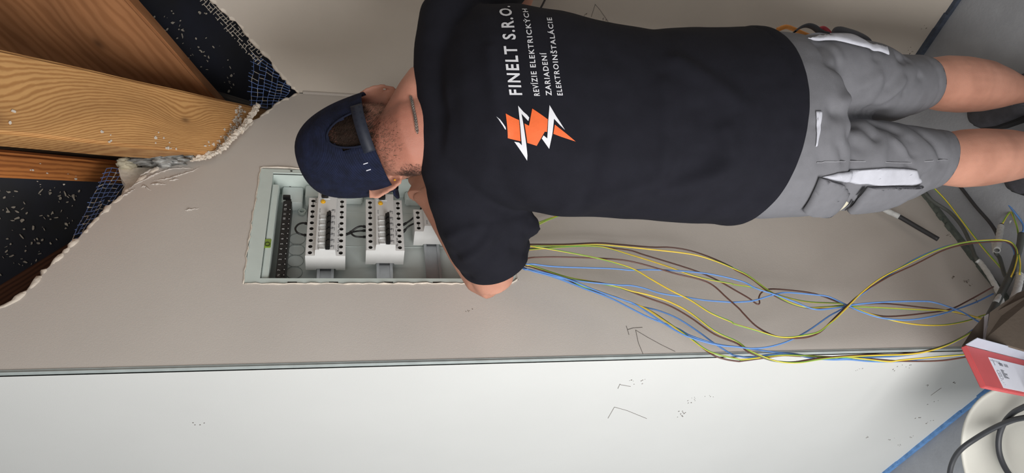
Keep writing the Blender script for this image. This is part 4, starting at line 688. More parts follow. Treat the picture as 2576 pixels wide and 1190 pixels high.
# head frame: origin between the ears, forward, right, up, bowed towards the box
pit, rol = math.radians(-17), math.radians(14)
hf = (fwd*math.cos(pit)+up*math.sin(pit)).normalized(); hr = rgt.copy(); hu = hr.cross(hf).normalized()
hr, hu = hr*math.cos(rol)+hu*math.sin(rol), hu*math.cos(rol)-hr*math.sin(rol)
hC = V((1.0094,0.8348,1.5602))
def HP(r_, f_, u_): return hC+hr*r_+hf*f_+hu*u_
# skin material with cropped hair on the nape and a beard along the jaw
def skin_mat():
    m = pm('skin', (190, 136, 114), .55, .10, 14, .25, 700, spec=.35, sss=.12, rgb2=(200, 146, 124)); nt = m.node_tree; N = nt.nodes; L = nt.links; b = N['Principled BSDF']
    src = b.inputs['Base Color'].links[0].from_socket; tc = N.new('ShaderNodeTexCoord')
    nz = N.new('ShaderNodeTexNoise'); nz.inputs['Scale'].default_value = 160; nz.inputs['Detail'].default_value = 5; L.new(tc.outputs['Object'], nz.inputs[0])
    col = src
    for (c, r0, r1, rgb, amt) in (((0.944,0.7682,1.5566), .03, .075, (96, 74, 62), .8), ((0.935,0.8213,1.5636), .02, .06, (104, 84, 72), .75), ((0.9056,0.8046,1.4943), .010, .030, (74, 58, 50), .95), ((0.9148,0.819,1.5064), .008, .024, (80, 62, 54), .9), (tuple(HP(0, -.095, .035)), .045, .075, (44, 32, 26), 1.0), ((1.0352,0.7691,1.5413), .01, .04, (96, 74, 62), .7)):
        vm = N.new('ShaderNodeVectorMath'); vm.operation = 'DISTANCE'; L.new(tc.outputs['Object'], vm.inputs[0]); vm.inputs[1].default_value = c
        mr = N.new('ShaderNodeMapRange'); mr.inputs[1].default_value = r0; mr.inputs[2].default_value = r1; mr.inputs[3].default_value = 1; mr.inputs[4].default_value = 0; L.new(vm.outputs['Value'], mr.inputs[0])
        rp = N.new('ShaderNodeMapRange'); rp.inputs[1].default_value = .35; rp.inputs[2].default_value = .62; rp.inputs[3].default_value = .35 if amt < 1 else .9; rp.inputs[4].default_value = amt; L.new(nz.outputs[0], rp.inputs[0])
        mu = N.new('ShaderNodeMath'); mu.operation = 'MULTIPLY'; L.new(mr.outputs[0], mu.inputs[0]); L.new(rp.outputs[0], mu.inputs[1])
        mx = N.new('ShaderNodeMix'); mx.data_type = 'RGBA'; L.new(mu.outputs[0], mx.inputs[0]); L.new(col, mx.inputs[6]); mx.inputs[7].default_value = s2l(rgb)+(1,); col = mx.outputs[2]
    # warmer, sunburnt neck
    vm = N.new('ShaderNodeVectorMath'); vm.operation = 'DISTANCE'; L.new(tc.outputs['Object'], vm.inputs[0]); vm.inputs[1].default_value = (0.9217,0.7298,1.5251)
    mr = N.new('ShaderNodeMapRange'); mr.inputs[1].default_value = .05; mr.inputs[2].default_value = .14; mr.inputs[3].default_value = .55; mr.inputs[4].default_value = 0; L.new(vm.outputs['Value'], mr.inputs[0])
    mx = N.new('ShaderNodeMix'); mx.data_type = 'RGBA'; L.new(mr.outputs[0], mx.inputs[0]); L.new(col, mx.inputs[6]); mx.inputs[7].default_value = s2l((170, 102, 84))+(1,)
    # keep the hair over it: mix before hair would need reordering, so multiply only where still bright
    L.new(mx.outputs[2], b.inputs['Base Color']); return m
M['skin'] = skin_mat()
M['hair'] = pm('dark_hair', (58, 42, 32), .7, .3, 120, .6, 500)
HEAD = [(-.122, .062, .012, .012), (-.115, .058, .026, .024), (-.098, .048, .044, .046), (-.072, .030, .058, .066), (-.04, .012, .067, .085), (0, 0, .074, .095), (.04, 0, .076, .097), (.075, -.002, .068, .088), (.10, -.004, .048, .064), (.112, -.005, .022, .03)]
mb = MB(); mb.loft([(HP(0, f_, u_), hr*a, hf*b) for (u_, f_, a, b) in HEAD], 28)
# nose, brow, ears
mb.loft([(HP(0, .092, .012), hr*.006, hu*.006), (HP(0, .103, -.01), hr*.009, hu*.010), (HP(0, .114, -.034), hr*.014, hu*.011), (HP(0, .105, -.044), hr*.012, hu*.006)], 12)
mb.loft([(HP(-.05, .078, .02), hf*.01, hu*.008), (HP(-.02, .092, .019), hf*.01, hu*.008), (HP(.02, .092, .019), hf*.01, hu*.008), (HP(.05, .078, .02), hf*.01, hu*.008)], 10)
def ear(sd):
    back = (-hf*.86+hr*sd*.5).normalized(); nrm = back.cross(hu).normalized(); c = HP(sd*.077, -.008, -.030); e = MB()
    rim = []
    for k in range(15):
        t = -2.2+k*(4.6/14); rim.append(c+back*(.012+.020*math.cos(t))+hu*(.034*math.sin(t)+(-.004 if t < -1.2 else 0)))
    e.tube(rim, [.0042]*13+[.0038, .003], 8)
    e.loft([(c+hu*.030+back*.012, back*.008, nrm*.003), (c+hu*.016+back*.014, back*.018, nrm*.0032), (c+back*.013, back*.019, nrm*.0032), (c-hu*.018+back*.009, back*.015, nrm*.0036), (c-hu*.034+back*.005, back*.010, nrm*.0042), (c-hu*.042+back*.004, back*.004, nrm*.003)], 14)
    e.loft([(c+hu*.012, back*.010, nrm*.008), (c-hu*.02, back*.010, nrm*.009)], 10); return e
e = ear(1); mb.add(e.v, e.f)
EA = [((0.9489,0.8733,1.5596),(0.9259,0.8658,1.5656)),((0.9514,0.8696,1.5555),(0.9161,0.8748,1.5648)),((0.9531,0.8649,1.5458),(0.9136,0.8729,1.5517)),((0.9545,0.8598,1.534),(0.9176,0.8644,1.5368)),((0.9545,0.8564,1.5236),(0.923,0.8544,1.5212)),((0.9535,0.8552,1.5166),(0.9277,0.8469,1.5117)),((0.9505,0.8561,1.511),(0.9311,0.8432,1.5104))]
e = MB(); rg = []
for i, (a_, r_) in enumerate(EA):
    a_, r_ = V(a_), V(r_); t_ = (V(EA[min(i+1, 6)][1])-V(EA[max(i-1, 0)][1])).normalized(); a_ = a_-(r_-a_)*.5; rg.append(((a_+r_)/2, (r_-a_)/2, (r_-a_).cross(t_).normalized()*.0042))
e.loft(rg, 16); e.tube([V(q[1]) for q in EA], [.003, .0042, .0044, .004, .0042, .0046, .003], 8); mb.add(e.v, e.f)
mb.loft([((0.9818,0.7774,1.5202),(0.0154,-0.0162,0.0319),(-0.0316,-0.0223,0.004)),((0.9967,0.7529,1.5006),(0.0157,-0.016,0.0367),(-0.0328,-0.0277,0.002)),((1.0238,0.7247,1.4792),(0.0134,-0.0124,0.039),(-0.0294,-0.0315,0.0)),((1.0491,0.704,1.467),(0.0094,-0.0078,0.0327),(-0.0221,-0.027,-0.0001))], 18)
# neck, torso core, arms, legs
mb.loft([((1.0102,0.8313,1.5518),(0.0331,-0.0399,0.0053),(-0.0269,-0.0159,0.0481)),((0.9839,0.8064,1.5289),(0.0358,-0.043,0.0077),(-0.0303,-0.0166,0.0482)),((0.9671,0.7879,1.5098),(0.0379,-0.0444,0.0183),(-0.0401,-0.0164,0.0432)),((0.9583,0.769,1.4909),(0.0413,-0.0483,0.0222),(-0.0446,-0.0277,0.0227)),((0.9605,0.7612,1.4641),(0.0428,-0.0507,0.0181),(-0.0375,-0.0296,0.0056))], 24)
TORSO = [((0.9647,0.7445,1.4551),(0.0658,-0.0335,0.0),(0.0227,0.0446,0.0)),((0.9795,0.7222,1.4288),(0.094,-0.0479,0.0),(0.0309,0.0606,0.0)),((0.9785,0.7103,1.389),(0.1132,-0.0577,0.0),(0.0386,0.0757,0.0)),((0.9597,0.7,1.3234),(0.1253,-0.0639,0.0),(0.0431,0.0846,0.0)),((0.9328,0.6894,1.1888),(0.1372,-0.0699,0.0),(0.0454,0.0891,0.0)),((0.9168,0.6808,1.0487),(0.1354,-0.069,0.0),(0.0445,0.0873,0.0)),((0.935,0.6822,0.8857),(0.1395,-0.0711,0.0),(0.0454,0.0891,0.0)),((0.9352,0.6799,0.8133),(0.1293,-0.0659,0.0),(0.0409,0.0802,0.0)),((0.9337,0.6785,0.7733),(0.1099,-0.056,0.0),(0.0227,0.0446,0.0))]
mb.loft(TORSO, 28)
LARM = [((0.9111,0.7841,1.4208),(0.0027,-0.0115,-0.0364),(-0.0315,-0.0214,0.0044)),((0.887,0.817,1.4086),(0.0044,-0.0142,-0.0401),(-0.0398,-0.0155,0.0011)),((0.8697,0.8875,1.3796),(0.0051,-0.0156,-0.0427),(-0.0451,-0.007,-0.0028)),((0.8655,0.9796,1.3465),(0.0055,-0.0157,-0.0421),(-0.0448,-0.0053,-0.0038)),((0.8568,1.0365,1.3223),(0.0061,-0.0152,-0.0378),(-0.0404,-0.0076,-0.0034))]
LFORE = [((0.8522,1.0419,1.3165),(-0.0189,0.0214,0.0216),(-0.0119,-0.0287,0.0179)),((0.8761,1.0438,1.3355),(-0.0172,0.0229,0.0335),(-0.0144,-0.0374,0.0182)),((0.9341,1.0335,1.3642),(-0.0142,0.0211,0.0359),(-0.0152,-0.0359,0.015)),((0.9876,1.0206,1.3932),(-0.0132,0.0191,0.0313),(-0.0143,-0.0297,0.0121)),((1.0308,1.0095,1.4196),(-0.0118,0.0166,0.0257),(-0.0117,-0.0218,0.0087)),((1.0496,1.003,1.4329),(-0.011,0.0153,0.0229),(-0.011,-0.0181,0.0068))]
mb.loft(LARM, 20); mb.loft(LFORE, 20)
RARM = [((1.1458,0.639,1.4166),(0.016,-0.0186,0.0352),(-0.0104,-0.0386,-0.0157)),((1.2005,0.6353,1.3897),(0.0202,-0.0264,0.0356),(-0.0138,-0.0409,-0.0225)),((1.2729,0.6367,1.3429),(0.0214,-0.0307,0.0299),(-0.0169,-0.0367,-0.0256)),((1.3551,0.6387,1.2827),(0.0199,-0.0298,0.0252),(-0.0194,-0.0322,-0.0226)),((1.3867,0.6335,1.2493),(0.0182,-0.0279,0.0215),(-0.0226,-0.0278,-0.017))]
RFORE = [((1.3923,0.6316,1.2376),(-0.0139,0.0126,-0.0313),(-0.0335,-0.0091,0.0112)),((1.3878,0.6696,1.255),(-0.0142,0.0087,-0.0404),(-0.0391,-0.0164,0.0103)),((1.3599,0.7289,1.27),(-0.0111,0.0037,-0.0374),(-0.0337,-0.0181,0.0082)),((1.3305,0.7893,1.2839),(-0.0094,0.0033,-0.0312),(-0.0256,-0.0132,0.0063)),((1.314,0.8295,1.2945),(-0.0083,0.0034,-0.0264),(-0.0194,-0.0099,0.0048)),((1.3051,0.8464,1.2992),(-0.0081,0.0031,-0.0266),(-0.0177,-0.0104,0.0042))]
mb.loft(RARM, 20); mb.loft(RFORE, 20)
LLEG = [((0.8902,0.7198,0.8053),(0.0403,-0.0518,-0.0018),(-0.0414,-0.0323,0.0015)),((0.8873,0.72,0.7313),(0.0476,-0.0602,-0.0012),(-0.0541,-0.0428,-0.0036)),((0.8959,0.7279,0.6266),(0.0368,-0.0423,0.0023),(-0.0421,-0.0368,-0.0042)),((0.9036,0.7237,0.5349),(0.0313,-0.0339,0.0035),(-0.0338,-0.0315,-0.0028)),((0.9107,0.7256,0.4735),(0.0329,-0.0366,0.003),(-0.0362,-0.033,-0.0056)),((0.9195,0.7278,0.4091),(0.0394,-0.0424,0.0045),(-0.0438,-0.0416,-0.0078)),((0.9286,0.7294,0.3529),(0.0405,-0.0423,0.0055),(-0.0449,-0.0441,-0.0087)),((0.9403,0.7314,0.2831),(0.0371,-0.0392,0.0047),(-0.0404,-0.0392,-0.0079)),((0.949,0.7337,0.2276),(0.032,-0.0348,0.0035),(-0.0344,-0.0321,-0.0056)),((0.9566,0.7345,0.1646),(0.0236,-0.0263,0.0023),(-0.0273,-0.0249,-0.0038)),((0.964,0.7363,0.1037),(0.0205,-0.0229,0.0019),(-0.026,-0.0236,-0.0038)),((0.9679,0.7369,0.0728),(0.0209,-0.0227,0.0023),(-0.027,-0.0252,-0.0039))]
RLEG = [((1.0014,0.6399,0.795),(0.0393,-0.048,0.0108),(-0.0373,-0.0326,-0.0091)),((1.0212,0.6388,0.7175),(0.0409,-0.058,0.0054),(-0.0502,-0.0368,-0.0152)),((1.0479,0.655,0.6043),(0.0314,-0.0473,0.0019),(-0.0454,-0.0307,-0.0148)),((1.075,0.6656,0.4968),(0.0278,-0.0381,0.0041),(-0.0363,-0.0278,-0.0125)),((1.097,0.6714,0.4252),(0.0291,-0.0407,0.0039),(-0.0388,-0.029,-0.0132)),((1.1119,0.6788,0.3597),(0.0317,-0.0497,0.0012),(-0.0507,-0.0326,-0.0141)),((1.1228,0.685,0.301),(0.0323,-0.0515,0.0007),(-0.0542,-0.0342,-0.0142)),((1.1365,0.6924,0.2324),(0.0292,-0.0486,-0.0003),(-0.0499,-0.03,-0.0121)),((1.1456,0.6995,0.171),(0.0228,-0.0398,-0.0012),(-0.0414,-0.0235,-0.0073)),((1.1492,0.703,0.1264),(0.0176,-0.0297,-0.0004),(-0.0325,-0.0193,-0.0033)),((1.1511,0.7038,0.0905),(0.0149,-0.023,0.0006),(-0.0276,-0.0179,-0.0017)),((1.1534,0.7037,0.0525),(0.0158,-0.0237,0.001),(-0.0307,-0.0206,-0.0017))]
mb.loft(LLEG, 22); mb.loft(RLEG, 22)
LAN, RAN = V(LLEG[-1][0]), V(RLEG[-1][0])
def foot(an, az):
    d = V((math.cos(az), math.sin(az), 0)); s = V((math.sin(az), -math.cos(az), 0)); g = V((an.x, an.y, 0)); return d, s, g
LF, RF = foot(LAN, math.radians(60)), foot(RAN, math.radians(54))
for an, (d, s, g) in ((LAN, LF), (RAN, RF)):
    mb.loft([(an, d*.040, s*.030), (g-d*.01+up*.06, d*.045, s*.030)], 18); mb.loft([(g-d*.045+up*.045, s*.026, up*.030), (g+up*.05, s*.034, up*.036), (g+d*.08+up*.042, s*.038, up*.026), (g+d*.15+up*.034, s*.036, up*.018), (g+d*.185+up*.03, s*.020, up*.010)], 16)
# hands: palm, four unequal bent fingers and a thumb from the side of the palm
def hand(o, d, palm_n, sd, curl):
    d = d.normalized(); pn = (palm_n-d*palm_n.dot(d)).normalized(); s = pn.cross(d)*sd; h = MB()
    h.loft([(o-d*.02, s*.026, pn*.018), (o+d*.01, s*.028, pn*.017), (o+d*.045, s*.040, pn*.016), (o+d*.080, s*.042, pn*.013), (o+d*.092, s*.036, pn*.008)], 16, ex=2.4)
    for (y, L_, r) in ((.031, (.044, .026, .022), .0088), (.0105, (.049, .030, .024), .0092), (-.0105, (.045, .028, .023), .0088), (-.030, (.035, .021, .020), .0078)):
        c = o+d*.080+s*y; dr = (d+s*y*1.6).normalized(); P = [c, o+d*.090+s*y*1.02]; a = 0
        for i, l in enumerate(L_):
            a += math.radians(curl[i]); dd = dr*math.cos(a)-pn*math.sin(a); P += [P[-1]+dd*l*.5, P[-1]+dd*l]
        R_ = [r*1.05, r*1.08, r, r*1.02, r*.92, r*.94, r*.86, r*.62]; h.tube(P, R_, 12); h.add(*blob(P[-1], r*.5))
    a0 = (d*.62+s*.78).normalized(); P = [o+d*.022+s*.022-pn*.004, o+d*.040+s*.044-pn*.012, o+d*.066+s*.062-pn*.022, o+d*.088+s*.066-pn*.030, o+d*.101+s*.062-pn*.034]
    h.tube(P, [.015, .0135, .0105, .0102, .007], 12); return h
LW = V(LFORE[-1][0]); RWr = V(RFORE[-1][0])
ldir = (V((1.0867,1.0093,1.4515))-LW)
wr = MB(); wr.loft([(LW+(LW-V(LFORE[-2][0]))*-.6, V(LFORE[-1][1])*1.0, V(LFORE[-1][2])), (LW, V(LFORE[-1][1])*1.02, V(LFORE[-1][2])), (V((1.0733,1.0035,1.4512)), V(LFORE[-1][1])*.95, V(LFORE[-1][2])*1.0)], 18); mb.add(wr.v, wr.f)
hl = hand(V((1.0769,1.0047,1.4525)), V((1.1639,0.9865,1.4094))-V((1.0791,1.0022,1.4509)), V((1.064,0.963,1.4825))-V((1.0828,1.0056,1.4504)), 1, (28, 38, 22))
hrt = hand(RWr, V((1.2755,0.964,1.3149))-RWr, V((1.2771,0.8289,1.3385))-V((1.2979,0.8599,1.298)), -1, (30, 40, 25))
body_me = remeshed(mb, .0042, 6, .5, 'body')
hm = MB(); hm.add(hl.v, hl.f); hm.add(hrt.v, hrt.f); hand_me = remeshed(hm, .0024, 3, .5, 'hands')
bm = bmesh.new(); bm.from_mesh(body_me); bm.from_mesh(hand_me); bm.to_mesh(body_me); bm.free()
body = KM(link('body', body_me, M['skin'], None, True))
bb = bvh_of(body)
for sd in (-1, 1):
    ec = HP(sd*.031, .086, -.002); eo = MB().loft([(ec+hf*x, hr*r, hu*r) for x, r in ((-.011, .003), (-.006, .0095), (0, .0118), (.006, .0095), (.0105, .003))], 16).obj('eye', M['eye'], None, True); KM(eo)
    io = MB().loft([(ec+hf*x, hr*r, hu*r) for x, r in ((.0085, .0055), (.0108, .0035), (.0112, .0005))], 14).obj('iris', M['iris'], None, True); io.parent = eo
KM(MB().tube([HP(-.024, .084, -.068), HP(-.010, .096, -.066), HP(0, .097, -.067), HP(.010, .096, -.066), HP(.024, .084, -.068)], [.001, .004, .0046, .004, .001], 10).obj('mouth', M['lip'], None, True))
# cropped hair: fine strands rooted in the nape, the crown patch and the jaw
def strands(name, spots, n, ln, m, down, seed, wd=.0005):
    r2 = random.Random(seed); mbx = MB()
    for (c, rad) in spots:
        c = V(c)
        for _ in range(n):
            q = c+V((r2.gauss(0, 1), r2.gauss(0, 1), r2.gauss(0, 1)))*rad*.55; h = bb.find_nearest(q); a = h[0]; nn = h[1]
            if (a-c).length > rad: continue
            d = (down+nn*.55+V((r2.uniform(-.5, .5), r2.uniform(-.5, .5), r2.uniform(-.5, .5)))).normalized(); s = d.cross(nn).normalized()*wd; l = ln*r2.uniform(.5, 1.2)
            mbx.add([a-s, a+s, a+d*l+nn*l*.15], [(0, 1, 2)])
    o = KM(mbx.obj(name, m)); o['kind'] = 'stuff'; return o
strands('hair', [(HP(0, -.096, .02), .055), (HP(-.03, -.088, .02), .04), (HP(.03, -.09, .02), .04)], 2600, .010, M['hair'], -hu, 1)
strands('nape_hair', [((0.9443,0.7665,1.5521), .05), ((0.9365,0.8177,1.5569), .045), ((1.021,0.7702,1.5471), .04)], 900, .0065, pm('nape_stubble', (110, 86, 70), .7, .2, 90), -hu, 2, .00035)
strands('beard', [((0.9056,0.8046,1.4943), .026), ((0.9148,0.819,1.5064), .020), (HP(-.05, .05, -.09), .05), (HP(0, .085, -.10), .05), (HP(.05, .05, -.09), .05)], 700, .005, pm('beard_hair', (72, 56, 48), .7, .2, 90), -hu, 3, .0004)

# cap worn peak forward: dome with a half-moon opening over a snap strap
def cap_dome():
    mb = MB(); nu, nh = 64, 26; vs = []; keepf = []
    for j in range(nh+1):
        t = j/nh*math.pi/2; u_ = -.016+.149*math.sin(t)**1.0; k = max(.0, math.cos(t))**.62
        for i in range(nu):
            a = 2*math.pi*i/nu; wob = 1+.012*noise.noise(V((math.cos(a)*2, math.sin(a)*2, u_*18)))
            vs.append(HP(.0895*k*math.sin(a)*wob, (.105*k*math.cos(a)-.004)*wob, u_))
    for j in range(nh):
        for i in range(nu):
            am = (i+.5)/nu*2*math.pi-math.pi; um = -.016+.149*math.sin((j+.5)/nh*math.pi/2); y_ = .105*am
            if (um < -.002 and abs(am-.17) < .36) or (um >= -.002 and ((y_-.018)/.036)**2+((um+.002)/.058)**2 < 1): continue
            keepf.append((j*nu+i, j*nu+(i+1) % nu, (j+1)*nu+(i+1) % nu, (j+1)*nu+i))
    mb.add(vs, keepf); me = mb.mesh('cap'); bm = bmesh.new(); bm.from_mesh(me); bmesh.ops.remove_doubles(bm, verts=bm.verts[:], dist=1e-5); loose = [q for q in bm.verts if not q.link_faces]; bmesh.ops.delete(bm, geom=loose, context='VERTS'); bm.to_mesh(me); bm.free()
    solidify(me, .0018); return me
def cap_mat():
    m = pm('cap_navy', (27, 31, 48), .9, .12, 60, 0, 900, spec=.2, rgb2=(30, 36, 60)); nt = m.node_tree; N = nt.nodes; L = nt.links; b = N['Principled BSDF']
    tc = N.new('ShaderNodeTexCoord'); wv = N.new('ShaderNodeTexWave'); wv.inputs['Scale'].default_value = 150; wv.bands_direction = 'Z'; L.new(tc.outputs['Object'], wv.inputs[0])
    w2_ = N.new('ShaderNodeTexWave'); w2_.inputs['Scale'].default_value = 120; w2_.bands_direction = 'DIAGONAL'; L.new(tc.outputs['Object'], w2_.inputs[0])
    mu = N.new('ShaderNodeMath'); mu.operation = 'MULTIPLY'; L.new(wv.outputs[0], mu.inputs[0]); L.new(w2_.outputs[0], mu.inputs[1])
    bp = N.new('ShaderNodeBump'); bp.inputs['Strength'].default_value = .7; bp.inputs['Distance'].default_value = .002; L.new(mu.outputs[0], bp.inputs['Height']); L.new(bp.outputs[0], b.inputs['Normal']); return m
M['cap'] = cap_mat()
cap = KM(link('cap', cap_dome(), M['cap'], None, True))
def sub(o, par): o.parent = par; return o
def band(a0, a1, u0, u1, off, n, th=.0016):
    mb = MB(); vs = []
    for i in range(n+1):
        a = a0+(a1-a0)*i/n
        for u_ in (u0, u1):
            for o_ in (0, th): vs.append(HP((.0895+off+o_)*math.sin(a), (.105+off+o_)*math.cos(a)-.004, u_))
    fs = []
    for i in range(n):
        k = i*4; fs += [(k, k+2, k+6, k+4), (k+1, k+5, k+7, k+3), (k, k+4, k+5, k+1), (k+2, k+3, k+7, k+6)]
    fs += [(0, 1, 3, 2), (n*4, n*4+2, n*4+3, n*4+1)]; return mb.add(vs, fs)
sub(band(math.pi-.32, math.pi+.64, -.016, .004, .0005, 24).obj('snap_strap', M['strap'], None, True), cap)
mb = MB()
for i in range(7):
    for u_ in (-.011, -.001):
        a = math.pi-.24+i*.13; c = HP((.0895+.0022)*math.sin(a), (.105+.0022)*math.cos(a)-.004, u_); n_ = (hr*math.sin(a)/.0895+hf*math.cos(a)/.105).normalized(); t_ = n_.cross(hu); mb.ring(c, t_, hu, .0012, .0020, .0008, 10)
sub(mb.obj('snap_studs', M['navy'], None), cap)
ed = []
for i in range(33):
    t = math.pi*i/32; y_ = .018+.036*math.cos(t); u_ = -.002+.058*math.sin(t); a = math.pi+y_/.105; tt = math.asin(max(0, min(1, (u_+.016)/.149))); k = math.cos(tt)**.62; ed.append(HP(.0865*k*math.sin(a), .106*k*math.cos(a)-.004, u_))
sub(MB().tube(ed, .0018, 8).obj('opening_binding', M['navy'], None, True), cap)
mb = MB(); nb_ = 22
for layer in (0, .003):
    for i in range(nb_+1):
        a = -1.25+2.5*i/nb_; r0 = (.0845*math.sin(a), .103*math.cos(a)-.004); out = .072*math.cos(a*1.2)**.7 if abs(a*1.2) < math.pi/2 else 0
        for k in range(5):
            q = k/4; mb.v.append(tuple(HP(r0[0]*(1+q*.10), r0[1]+q*out, -.010+.012*q-.010*(abs(math.sin(a))**2)*q-layer)))
W5 = 5; H5 = (nb_+1)*5
for i in range(nb_):
    for k in range(4):
        a = i*W5+k; mb.f.append((a, a+1, a+W5+1, a+W5)); mb.f.append((H5+a, H5+a+W5, H5+a+W5+1, H5+a+1)); mb.mi += [0, 0]
for i in range(nb_): a = i*W5+4; mb.f.append((a, a+W5, H5+a+W5, H5+a)); mb.mi.append(0)
for a in (0, nb_*W5):
    for k in range(4): mb.f.append((a+k, a+k+1, H5+a+k+1, H5+a+k)); mb.mi.append(0)
sub(mb.obj('peak', M['cap'], None, True), cap)
mb = MB()
for kx, L_ in (((2.30), .004), ((2.16), .004)):
    a = -kx; c = HP(.0885*math.sin(a), .108*math.cos(a)-.004, .012); c2 = HP(.0885*math.sin(a), .108*math.cos(a)-.004, .004); mb.tube([c, c2], .0009, 6)
sub(mb.obj('side_tag', M['paper'], None), cap)

# t-shirt: torso, shoulder yoke and sleeves grown into one cloth, then cut at hem, cuffs and collar
def dseg(q, a, b):
    d = b-a; t = max(0, min(1, (q-a).dot(d)/d.dot(d))); return (q-(a+d*t)).length
def fold(me, lines, extra=None):
    """push cloth in or out along fold lines"""
    nr = [q.normal.copy() for q in me.vertices]; segs = []
    for (P, amp, wd) in lines:
        P = [V(q) for q in P]
        for a, b in zip(P, P[1:]): segs.append((a, b, amp, wd, (a+b)/2, (b-a).length/2+wd*2.6))
    # strongest influence of each fold at a vertex
    for i, q in enumerate(me.vertices):
        co = q.co; s_ = {}
        for (a, b, amp, wd, mid, rad) in segs:
            if (co-mid).length > rad: continue
            e = amp*math.exp(-(dseg(co, a, b)/wd)**2); key = (amp, wd)
            if abs(e) > abs(s_.get(key, 0)): s_[key] = e
        k = sum(s_.values())
        if extra: k += extra(co, nr[i])
        q.co = co+nr[i]*k
    me.update()
mb = MB()
mb.loft([((0.9788,0.7234,1.4528),(0.0997,-0.0508,0.0),(0.034,0.0668,0.0)),((0.9841,0.711,1.4297),(0.1267,-0.0645,0.0),(0.0454,0.0891,0.0)),((0.9812,0.7011,1.39),(0.1521,-0.0775,0.0),(0.0536,0.1051,0.0)),((0.9642,0.6958,1.3235),(0.1649,-0.084,0.0),(0.0563,0.1105,0.0)),((0.9462,0.6916,1.257),(0.1644,-0.0838,0.0),(0.0554,0.1087,0.0)),((0.9328,0.6894,1.1888),(0.1579,-0.0805,0.0),(0.0545,0.1069,0.0)),((0.919,0.6853,1.0912),(0.1526,-0.0778,0.0),(0.0545,0.1069,0.0)),((0.9203,0.6838,1.0464),(0.1562,-0.0796,0.0),(0.0554,0.1087,0.0)),((0.9242,0.6836,0.9685),(0.1621,-0.0826,0.0),(0.0572,0.1123,0.0)),((0.9281,0.6824,0.8885),(0.1671,-0.0852,0.0),(0.0599,0.1176,0.0)),((0.9318,0.6809,0.8062),(0.1665,-0.0848,0.0),(0.0617,0.1212,0.0)),((0.9345,0.6772,0.7145),(0.1675,-0.0854,0.0),(0.0627,0.123,0.0))], 36)
mb.loft([((0.8623,0.8404,1.387),(-0.0117,0.0225,0.0413),(-0.0408,-0.026,0.0026)),((0.8786,0.8166,1.4046),(-0.01,0.0242,0.056),(-0.0468,-0.0349,0.0067)),((0.9056,0.7881,1.4173),(-0.0039,0.019,0.0627),(-0.0461,-0.0409,0.0095)),((0.9431,0.7494,1.4289),(0.0007,0.0131,0.0613),(-0.0365,-0.0459,0.0102)),((1.011,0.7079,1.4333),(0.0044,0.0085,0.0627),(-0.0303,-0.0513,0.0091)),((1.0838,0.6666,1.4303),(0.0075,0.0041,0.0639),(-0.0294,-0.0533,0.0069)),((1.1324,0.6398,1.4235),(0.0149,-0.0095,0.0614),(-0.0233,-0.0559,-0.003)),((1.1831,0.6268,1.4),(0.0189,-0.0192,0.0515),(-0.0196,-0.0532,-0.0127))], 24)
mb.loft([((0.9128,0.7767,1.4249),(0.0051,-0.0176,-0.0513),(-0.0436,-0.032,0.0066)),((0.8833,0.8137,1.4094),(0.0089,-0.0236,-0.0594),(-0.0561,-0.0316,0.0041)),((0.8627,0.8603,1.3842),(0.0136,-0.03,-0.065),(-0.0703,-0.0184,-0.0062)),((0.8593,0.9242,1.3534),(0.0155,-0.0318,-0.0654),(-0.0725,-0.012,-0.0113)),((0.8519,0.9844,1.3213),(0.0139,-0.0286,-0.0583),(-0.0644,-0.0141,-0.0085)),((0.8389,1.0615,1.2813),(0.0133,-0.028,-0.0583),(-0.0639,-0.0147,-0.0075))], 26)
mb.loft([((1.1207,0.6479,1.4143),(0.0179,-0.0162,0.0514),(-0.0145,-0.0536,-0.0119)),((1.176,0.6379,1.3919),(0.0248,-0.0288,0.0517),(-0.0181,-0.0571,-0.0231)),((1.239,0.636,1.3511),(0.0283,-0.0376,0.0451),(-0.0218,-0.0532,-0.0306)),((1.3209,0.6333,1.297),(0.0256,-0.034,0.0406),(-0.0221,-0.0478,-0.0261)),((1.3886,0.6239,1.2466),(0.0258,-0.0341,0.041),(-0.0248,-0.048,-0.0244))], 24)
mb.loft([((0.8533,0.864,1.3238),(0.0298,-0.0335,-0.0127),(-0.0292,-0.0267,0.002)),((0.8475,0.8684,1.2984),(0.0251,-0.0265,-0.0057),(-0.0229,-0.0214,-0.0011)),((0.8496,0.8701,1.2793),(0.0178,-0.0162,0.0033),(-0.0136,-0.0154,-0.002)),((0.8526,0.8678,1.2675),(0.0084,-0.0069,0.0035),(-0.0062,-0.0075,-0.0))], 16)
sh_me = remeshed(mb, .0062, 9, .5, 't_shirt')
hem = [V(q) for q in ((0.8347,0.5833,0.8766), (0.7558,0.7481,0.9337), (1.0073,0.5399,0.8744))]
hn = (hem[1]-hem[0]).cross(hem[2]-hem[0]).normalized(); hn = hn if hn.z < 0 else -hn
cut(sh_me, hem[0], hn)
sa, sbb = V((0.8627,0.8603,1.3842)), V((0.8511,0.9904,1.3157)); sn = (sbb-sa).normalized(); lcuff = V((0.8586,0.9604,1.332)); cut(sh_me, lcuff, sn, .16, lcuff+sn*.05)
sa2, sb2 = V((1.239,0.636,1.3511)), V((1.3338,0.632,1.2871)); sn2 = (sb2-sa2).normalized(); cut(sh_me, sb2, sn2, .15, sb2+sn2*.05)
colc, coln = V((0.956,0.7635,1.4888)), (V((0.9834,0.8036,1.5186))-V((0.9509,0.7611,1.4885))).normalized()
cut(sh_me, colc+coln*.000, coln, .078, colc)
